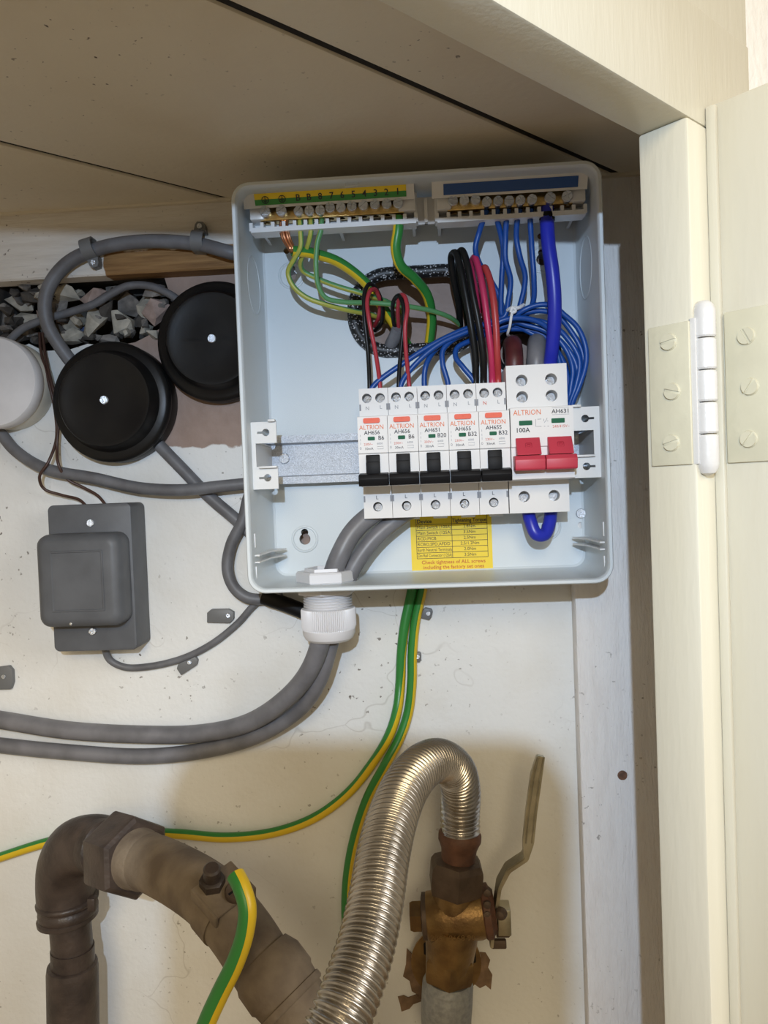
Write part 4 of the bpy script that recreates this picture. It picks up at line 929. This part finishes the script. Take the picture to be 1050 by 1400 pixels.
# ------------------------------------------------------------------ bell transformer
def transformer():
    Y1, Y2 = -.0095, -.029
    x0, x1 = PX(69, 790, Y1), PX(183, 790, Y1); z1, z0 = PZ(125, 689, Y1), PZ(130, 890, Y1)
    t = thing('bell_transformer', ((x0 + x1) / 2, WALL, z0), 'slate grey box with raised square cover, fixed low on the wall', 'transformer')
    B = BM(); B.prism(rrect(x0, x1, z0, z1, .004, 5), Y1, WALL, bev=.0012); obj('base', B, m_tgrey, t, ang=40)
    cx0, cx1 = PX(47, 790, Y2), PX(164, 790, Y2); cz1, cz0 = PZ(105, 730, Y2), PZ(105, 859, Y2)
    loops = []
    for d, Y in ((.0, Y1 - .0002), (.0, Y2 + .008), (.0008, Y2 + .004), (.0035, Y2 + .0008), (.0065, Y2), (.0115, Y2), (.0118, Y2 - .0006), (.0126, Y2 - .0006), (.013, Y2 - .0001)):
        loops.append([Vector((x, Y, z)) for x, z in rrect(cx0 + d, cx1 - d, cz0 + d, cz1 - d, max(.008 - d * .62, .0006), 6)])
    tb, R = ring_loft(loops); tb.faces.new(R[-1]); B = BM(); B.join(tb); obj('cover', B, m_tgrey, t, ang=40)
    screw(P(124, 715, Y1 - .0004), .0026, t, .2); screw(P(127, 863, Y1 - .0004), .0026, t, .8)
    B = BM(); B.lathe([(.0012, 0), (.0009, .0008), (.0002, .001)], P(97, 853, Y2 + .001), (0, -1, 0), 12); obj('pin', B, m_chrome, t)
transformer()

# ------------------------------------------------------------------ old iron gas pipe
def cyl_between(B, a, b_, r0, r1=None, seg=40, cap=True):
    d = (b_ - a); B.lathe([(r0, 0), (r1 or r0, d.length)], a, d, seg, cap); return B
def iron():
    YV = -.034
    t = thing('iron_gas_pipe', tuple(P(98, 1400, YV)), 'old iron gas pipe with elbow and hexagonal union, dark and dusty', 'gas pipe')
    q = lambda x, y, Y: P(x, y, Y)
    B = BM(); cyl_between(B, q(99, 1300, YV), q(93, 1225, YV), .0138); cyl_between(B, q(100, 1325, YV), q(99, 1295, YV), .0145); obj('upright_pipe', B, m_iron, t)
    a, b_ = q(101, 1440, YV), q(99, 1318, YV); d = (b_ - a).length
    B = BM(); B.lathe([(.0172, -.30), (.0172, d - .004), (.0166, d), (.0150, d + .001), (.014, d + .001)], a, b_ - a, 40); obj('lower_socket', B, m_iron, t)
    # elbow with beaded mouth
    el = spline([q(93, 1255, YV), q(91, 1235, YV), q(90, 1205, YV), q(93, 1180, YV - .002), q(105, 1160, YV - .006), q(128, 1154, YV - .012), q(150, 1158, YV - .018)], 8)
    rr_ = [.0185 + (.0016 if i < 3 else 0) + .0012 * math.sin(math.pi * i / (len(el) - 1)) for i in range(len(el))]
    B = BM(); B.tube(el, rr_, 40); obj('elbow', B, m_iron, t, ang=50)
    a, b_ = q(94, 1252, YV), q(92, 1226, YV); L = (b_ - a).length
    B = BM(); B.lathe([(.0178, 0), (.0196, .002), (.0200, .005), (.0192, .008), (.0186, .0085), (.0206, .0105), (.0208, L * .9), (.0196, L)], a, b_ - a, 40); obj('elbow_bead', B, m_iron, t, ang=50)
    B = BM(); c = q(127, 1232, YV - .012); B.box(c.x - .003, c.x + .0025, c.y - .003, c.y + .003, c.z - .006, c.z + .003, bev=.001); obj('casting_lug', B, m_iron, t)
    # union
    u0, u1 = q(140, 1158, YV - .018), q(212, 1182, -.088)
    ax = (u1 - u0).normalized()
    B = BM(); B.lathe([(.0175, 0), (.0188, .001), (.0188, .010), (.0165, .012)], u0 - ax * .004, ax, 40); obj('union_ring', B, m_iron, t)
    h0 = u0 + ax * .012
    B = BM(); B.lathe([(.0210, 0), (.0250, .003), (.0260, .006), (.0260, .026), (.0252, .028), (.0225, .030)], h0, ax, 6, phase=.45); obj('union_nut', B, m_iron, t, ang=20)
    h1 = h0 + ax * .030
    B = BM(); B.lathe([(.0185, 0), (.0178, .002), (.0174, .010), (.0168, .0115)], h1, ax, 40); obj('union_tail', B, m_iron2, t, ang=50)
    # bend and long limb coming forward and down
    e = h1 + ax * .009
    pts = spline([e, e + ax * .014, q(290, 1228, -.128), q(330, 1275, -.142), q(362, 1325, -.150)], 8)
    B = BM(); rad = [.0172] * len(pts)
    for i in range(3): rad[i] = .0180
    B.tube(pts, .0168, 40); obj('bent_limb', B, m_iron2, t, ang=50)
    a, b_ = q(366, 1322, -.150), q(402, 1372, -.157); d = b_ - a
    B = BM(); B.lathe([(.0168, -.006), (.0196, .001), (.0196, d.length * .55), (.0185, d.length * .62), (.0180, d.length * .8), (.0190, d.length * .82), (.0192, d.length * .95), (.0182, d.length)], a, d, 40); obj('limb_socket', B, m_iron2, t, ang=50)
    B = BM(); cyl_between(B, b_ - d * .1, q(560, 1600, -.178), .0172); obj('limb_tail', B, m_iron2, t)
    return pts
limb = iron()
# earthing clamp on the iron limb and its own cable
def clamp():
    i0 = 19; c = limb[i0]; ax = (limb[i0 + 1] - limb[i0 - 1]).normalized()
    t = thing('earth_clamp', tuple(c), 'brass coloured earthing clamp strapped round the dusty iron pipe', 'pipe clamp')
    B = BM(); B.lathe([(.0170, -.006), (.0178, -.006), (.0178, .006), (.0170, .006), (.0170, -.006)], c, ax, 40, cap=False); obj('strap', B, m_iron2, t)
    n = P(302, 1180, -.155) - P(302, 1180, -.12); 
    side = (P(330, 1150, -.175) - c); side = (side - ax * side.dot(ax)).normalized()
    s2 = ax.cross(side)
    def pt(a, b_, d): return c + ax * a + s2 * b_ + side * d
    def obox(name, a0, a1, b0, b1, d0, d1, m, bev=.0008):
        mt = Matrix(((ax.x, s2.x, side.x, c.x), (ax.y, s2.y, side.y, c.y), (ax.z, s2.z, side.z, c.z), (0, 0, 0, 1)))
        B = BM(); B.box(a0, a1, b0, b1, d0, d1, bev=bev, mat=mt); return obj(name, B, m, t)
    obox('saddle_plate', -.0115, .0115, -.0125, .0125, .0165, .0188, m_iron2); obox('side_plate', -.0115, .0115, -.0135, -.0115, .010, .0188, m_iron2); obox('side_plate', -.0115, .0115, .0115, .0135, .010, .0188, m_iron2)
    B = BM(); B.lathe([(.0070, 0), (.0070, .0050), (.0060, .0056)], pt(-.006, .003, .0188), side, 6); B.lathe([(.0046, 0), (.0046, .0130), (.0036, .0142), (.0005, .0145)], pt(-.006, .003, .0188), side, 18); obj('clamp_bolt', B, m_iron, t)
    sp = pt(.0070, -.003, .0188); B = BM(); B.lathe([(.0060, 0), (.0060, .0025), (.0052, .0038)], sp, side, 22); obj('terminal_screw', B, m_nut, t)
    obox('screw_slot_shade', .0064, .0076, -.0078, .0018, .0224, .0228, m_black, .0001)  # black slab painted as the shade in the screw's groove
    return sp, side
csp, cside = clamp()
pp = [P(322, 1196, -.168), P(330, 1212, -.172), P(338, 1240, -.176), P(335, 1275, -.178), P(322, 1315, -.180), P(300, 1360, -.182), P(282, 1400, -.184), P(262, 1460, -.184), P(250, 1580, -.17), P(248, 1760, -.15)]
B = BM(); B.tube(spline(pp, 10), .0046, 16, stripe=.45, phase=-2.2); tag(obj('earth_cable', B, [m_eg, m_ey], ang=60), 'green and yellow earth cable hanging from the clamp on the iron pipe', 'cable')

# ------------------------------------------------------------------ flexible steel hose
HY = -.040
def hose():
    ctl = [(629, 1136, HY), (629, 1112, HY), (630, 1085, HY - .003), (624, 1056, HY - .012), (604, 1040, HY - .030), (580, 1046, HY - .055), (555, 1075, HY - .085), (537, 1118, HY - .112), (524, 1170, HY - .135), (514, 1230, HY - .155), (501, 1290, HY - .172), (484, 1345, HY - .186), (462, 1400, HY - .198), (430, 1470, HY - .205), (400, 1560, HY - .205), (385, 1700, HY - .20), (385, 1850, HY - .20)]
    raw = spline([P(*c) for c in ctl], 16)
    # resample evenly so that the corrugations keep one pitch
    seg = [0.0]
    for a, b_ in zip(raw, raw[1:]): seg.append(seg[-1] + (b_ - a).length)
    st = .0034 / 8; n = int(seg[-1] / st); pts = []; j = 0
    for i in range(n + 1):
        d = i * st
        while j < len(seg) - 2 and seg[j + 1] < d: j += 1
        f = (d - seg[j]) / max(seg[j + 1] - seg[j], 1e-9); pts.append(raw[j].lerp(raw[j + 1], f))
    t = thing('gas_hose', tuple(P(629, 1178, HY)), 'shiny corrugated stainless steel gas hose arching into the valve', 'hose')
    B = BM(); B.tube(pts, .0122, 30, wave=(.0034, .00105)); obj('corrugated_tube', B, m_hose, t, ang=80)
    a, b_ = P(629, 1138, HY), P(626, 1182, HY); d = b_ - a; L = d.length
    B = BM(); B.lathe([(.0128, -.001), (.0142, .001), (.0142, .005), (.0132, .007), (.0118, L * .5), (.0112, L * .8), (.0116, L)], a, d, 36); obj('ferrule', B, m_ferr, t)
    return t
hose()

# ------------------------------------------------------------------ gas valve
def valve():
    q = lambda x, y, Y=HY: P(x, y, Y)
    t = thing('gas_valve', tuple(q(612, 1350)), 'brass gas ball valve with long flat lever raised', 'valve')
    a, b_ = q(625, 1176), q(622, 1219); d = (b_ - a); L = d.length
    B = BM(); B.lathe([(.0128, -.001), (.0165, .000), (.0190, .0035), (.0193, .006), (.0193, L - .005), (.0182, L - .001), (.0150, L)], a, d, 6, phase=.2)
    obj('union_nut', B, m_nut, t, ang=20)
    up = (q(622, 1215) - q(616, 1330)).normalized()
    # neck, ball chamber and lower hexagon
    a, b_ = q(622, 1216), q(619, 1256); B = BM(); B.lathe([(.0142, 0), (.0148, .003), (.0158, (b_ - a).length)], a, b_ - a, 36); obj('neck', B, m_vbrass, t)
    xa, xb = q(583, 1254), q(664, 1246); B = BM(); d = xb - xa; L = d.length
    B.lathe([(.0135, -.0005), (.0158, .0015), (.0162, L * .3), (.0168, L * .55), (.0166, L * .9), (.0155, L)], xa, d, 40); ch_ = obj('ball_chamber', B, m_vbrass, t, ang=50)
    B = BM(); c = (xa + xb) / 2
    a, b_ = q(619, 1262), q(614, 1318); B.lathe([(.0175, 0), (.0172, .012), (.0162, .020), (.0155, (b_ - a).length)], a, b_ - a, 40); obj('lower_body', B, m_vbrass, t, ang=50)
    a, b_ = q(615, 1303), q(613, 1336); L = (b_ - a).length; B = BM(); B.lathe([(.0160, 0), (.0176, .002), (.0176, L - .003), (.0165, L)], a, b_ - a, 6, phase=.25); obj('body_hexagon', B, m_vbrass, t, ang=20)
    # cast number on the chamber
    text('2061 9668 90', .0052, (q(618, 1262).x, HY - .0176, q(618, 1262).z), t, m_vbrass, name='cast_number')
    # plug on the left
    a, b_ = q(585, 1252), q(561, 1253); d = b_ - a; L = d.length
    B = BM(); B.lathe([(.0140, -.001), (.0145, .001), (.0145, .0035), (.0115, .0042)], a, d, 36); obj('plug_washer', B, m_nut, t)
    B = BM(); B.lathe([(.0105, .003), (.0105, L - .002), (.0095, L)], a, d, 6, phase=.5); obj('side_plug', B, m_vbrass, t, ang=20)
    # dark packing collar on the right
    a, b_ = q(660, 1246), q(677, 1244); d = b_ - a; L = d.length
    B = BM(); B.lathe([(.0160, 0), (.0172, .001), (.0172, L * .6), (.0150, L * .7), (.0125, L)], a, d, 32); co = obj('packing_collar', B, m_ferr, t)
    for y in (1220, 1236, 1250):
        B = BM(); B.lathe([(.0026, 0), (.0024, .0015), (.0005, .002)], q(666, y, HY - .0145 if y != 1220 else HY - .012), (0, -1, 0), 14); obj('rivet', B, m_nut, co)
    # lever: flat strip bent out, then up
    sp = [(671, 1288, HY), (674, 1262, HY), (678, 1235, HY - .001), (682, 1208, HY - .002), (694, 1186, HY - .004), (718, 1170, HY - .007), (722, 1150, HY - .008), (726, 1110, HY - .009), (733, 1060, HY - .010), (739, 1033, HY - .011)]
    pts = [P(*c) for c in sp]; B = BM(); tb = bmesh.new(); rings = []
    for i, p in enumerate(pts):
        tg = (pts[min(i + 1, len(pts) - 1)] - pts[max(i - 1, 0)]).normalized(); n = Vector((0, 1, 0)); w_ = tg.cross(n).normalized()
        if i < 4: hw, ht = .0011, .0080
        elif i < 6: hw, ht = .0016, .0060
        else: hw, ht = .0036, .0030
        if i == len(pts) - 1: hw, ht = .0026, .0026
        prof = [(-hw, -ht), (hw, -ht), (hw, ht), (-hw, ht)]
        rings.append([tb.verts.new(p + w_ * a_ + n * b__) for a_, b__ in prof])
    for A, C_ in zip(rings, rings[1:]):
        for i in range(4): tb.faces.new((A[i], A[(i + 1) % 4], C_[(i + 1) % 4], C_[i]))
    tb.faces.new(rings[0]); tb.faces.new(rings[-1][::-1])
    bmesh.ops.recalc_face_normals(tb, faces=tb.faces[:]); bmesh.ops.bevel(tb, geom=tb.edges[:], offset=.0006, segments=2, affect='EDGES')
    B.join(tb); lev = obj('lever', B, m_lever, t, ang=35)
    B = BM(); B.tube([p + Vector((-.0019, -.0029, 0)) for p in pts[6:]], .0006, 8); B.tube([p + Vector((.0019, -.0029, 0)) for p in pts[6:]], .0006, 8); obj('pressed_rib', B, m_lever, lev)
    # stem nut and square plate that hold the lever
    a, b_ = q(677, 1257, HY - .002), q(697, 1254, HY - .002); d = b_ - a
    B = BM(); B.box(q(679, 1250).x, q(697, 1250).x, HY - .009, HY + .005, q(688, 1270).z, q(688, 1235).z, bev=.0008); obj('stop_plate', B, m_lever, t)
    B = BM(); B.lathe([(.0042, 0), (.0040, .002), (.0028, .0042), (.0005, .005)], q(685, 1248, HY - .009), (-.3, -1, 0), 20); obj('stem_end', B, m_nut, t)
    a = q(676, 1276, HY); B = BM(); B.lathe([(.0062, 0), (.0062, .008), (.0052, .009)], q(678, 1268, HY + .002), (1, 0, 0), 6); obj('stem_nut', B, m_nut, t, ang=20)
    B = BM(); c = q(684, 1290, HY); B.box(c.x - .006, c.x + .004, c.y - .002, c.y + .002, c.z - .003, c.z + .003, bev=.001); obj('stop_lug', B, m_nut, t)
valve()
# grey elbow that feeds the valve from the wall
def elbow():
    pts = spline([P(613, 1337, HY), P(612, 1350, HY), P(611, 1370, HY - .001), P(610, 1392, HY + .008), P(611, 1400, HY + .022), P(612, 1402, WALL + .004)], 8)
    B = BM(); r = [.0150 + .0020 * min(1, i / 5) for i in range(len(pts))]
    B.tube(pts, r, 36); tag(obj('pipe_elbow', B, m_galv, ang=60), 'dull grey galvanised pipe elbow under the brass valve', 'pipe fitting')
elbow()
# brass backplate ears behind the valve
B = BM(); c = P(610, 1318, -.006); t_b = thing('wall_plate', tuple(c), 'round brass wall plate behind the gas valve', 'wall plate')
B = BM(); B.lathe([(.0005, 0), (.0235, 0), (.0250, .0012), (.0250, .003), (.0005, .003)], (c.x, -.002, c.z), (0, -1, 0), 44, cap=False); pl = obj('disc', B, m_vbrass, t_b)
B = BM(); B.lathe([(.006, 0), (.006, .0195)], (c.x, -.002, c.z), (0, 1, 0), 20); obj('spigot', B, m_vbrass, t_b)
for x, y in ((582, 1297), (648, 1308)):
    q = P(x, y, -.0052); B = BM(); B.prism(rrect(q.x - .0014, q.x + .0014, q.z - .0045, q.z + .0045, .0013, 4), -.0054, -.0050); obj('slot_shade', B, m_dark, t_b)  # dark slab laid on the disc as the shade inside a slot
# torn scraps of brown paper stuck to the wall
for k, (pl_, lab) in enumerate((([(556, 1296), (566, 1306), (581, 1313), (590, 1330), (588, 1350), (590, 1368), (580, 1372), (572, 1360), (563, 1354), (560, 1340), (551, 1334), (555, 1318)], 'torn brown paper scrap left of the valve plate'),
                 ([(544, 1362), (552, 1360), (558, 1363), (572, 1358), (576, 1368), (565, 1372), (560, 1378), (549, 1382), (547, 1372)], 'small torn brown paper strip lower left of the valve'),
                 ([(646, 1300), (664, 1302), (670, 1312), (667, 1322), (673, 1332), (671, 1352), (664, 1346), (656, 1350), (648, 1344), (642, 1346)], 'torn brown paper scrap right of the valve plate'))):
    B = BM(); B.prism([(P(x, y, WALL).x, P(x, y, WALL).z) for x, y in pl_], WALL - .0010, WALL - .0001); tag(obj('paper_scrap', B, m_paper, smooth=False), lab, 'paper scrap')

# ------------------------------------------------------------------ the phone that takes the picture (its shadow falls on the wall)
def phone():
    mt = Matrix(((RIGHT.x, FWD.x, UP.x, CAM.x), (RIGHT.y, FWD.y, UP.y, CAM.y), (RIGHT.z, FWD.z, UP.z, CAM.z), (0, 0, 0, 1)))
    c = CAM - FWD * .009
    t = thing('smartphone', tuple(c - UP * .10), 'dark smartphone held upright in front of the cupboard', 'phone')
    B = BM(); B.prism(rrect(-.0600, .0140, -.115, .0400, .0105, 8), -.0125, -.0045, bev=.0012, mat=mt); obj('body', B, m_phone, t)
    B = BM(); B.prism(rrect(-.0575, .0115, -.112, .0375, .009, 8), -.0128, -.0124, mat=mt); obj('screen', B, m_black, t)
    B = BM(); a = mt @ Vector((0, -.0046, 0)); B.lathe([(.0075, 0), (.0075, .0018), (.0055, .0022), (.0053, .0010)], a, FWD, 32); obj('lens_ring', B, m_phone, t)
phone()

# repeats of one kind carry one group
kinds = {'blue_wire': 'blue neutral wires', 'earth_wire': 'thin earth wires', 'earth_cable': 'thick earth cables', 'black_wire': 'black wires', 'red_wire': 'red wires', 'grey_cable': 'grey cables left of the box',
         'meter_tail': 'thick grey cables through the gland', 'round_junction_box': 'round junction boxes', 'saddle_clip': 'saddle clips on the beam', 'wall_clip': 'small clips on the wall',
         'brown_bell_wire': 'brown bell wires', 'paper_scrap': 'torn paper scraps', 'supply_cable': 'supply cables above the main switch'}
for o in list(COL.objects):
    k = o.name.split('.')[0]
    if o.parent is None and k in kinds and 'label' in o: o['group'] = kinds[k]
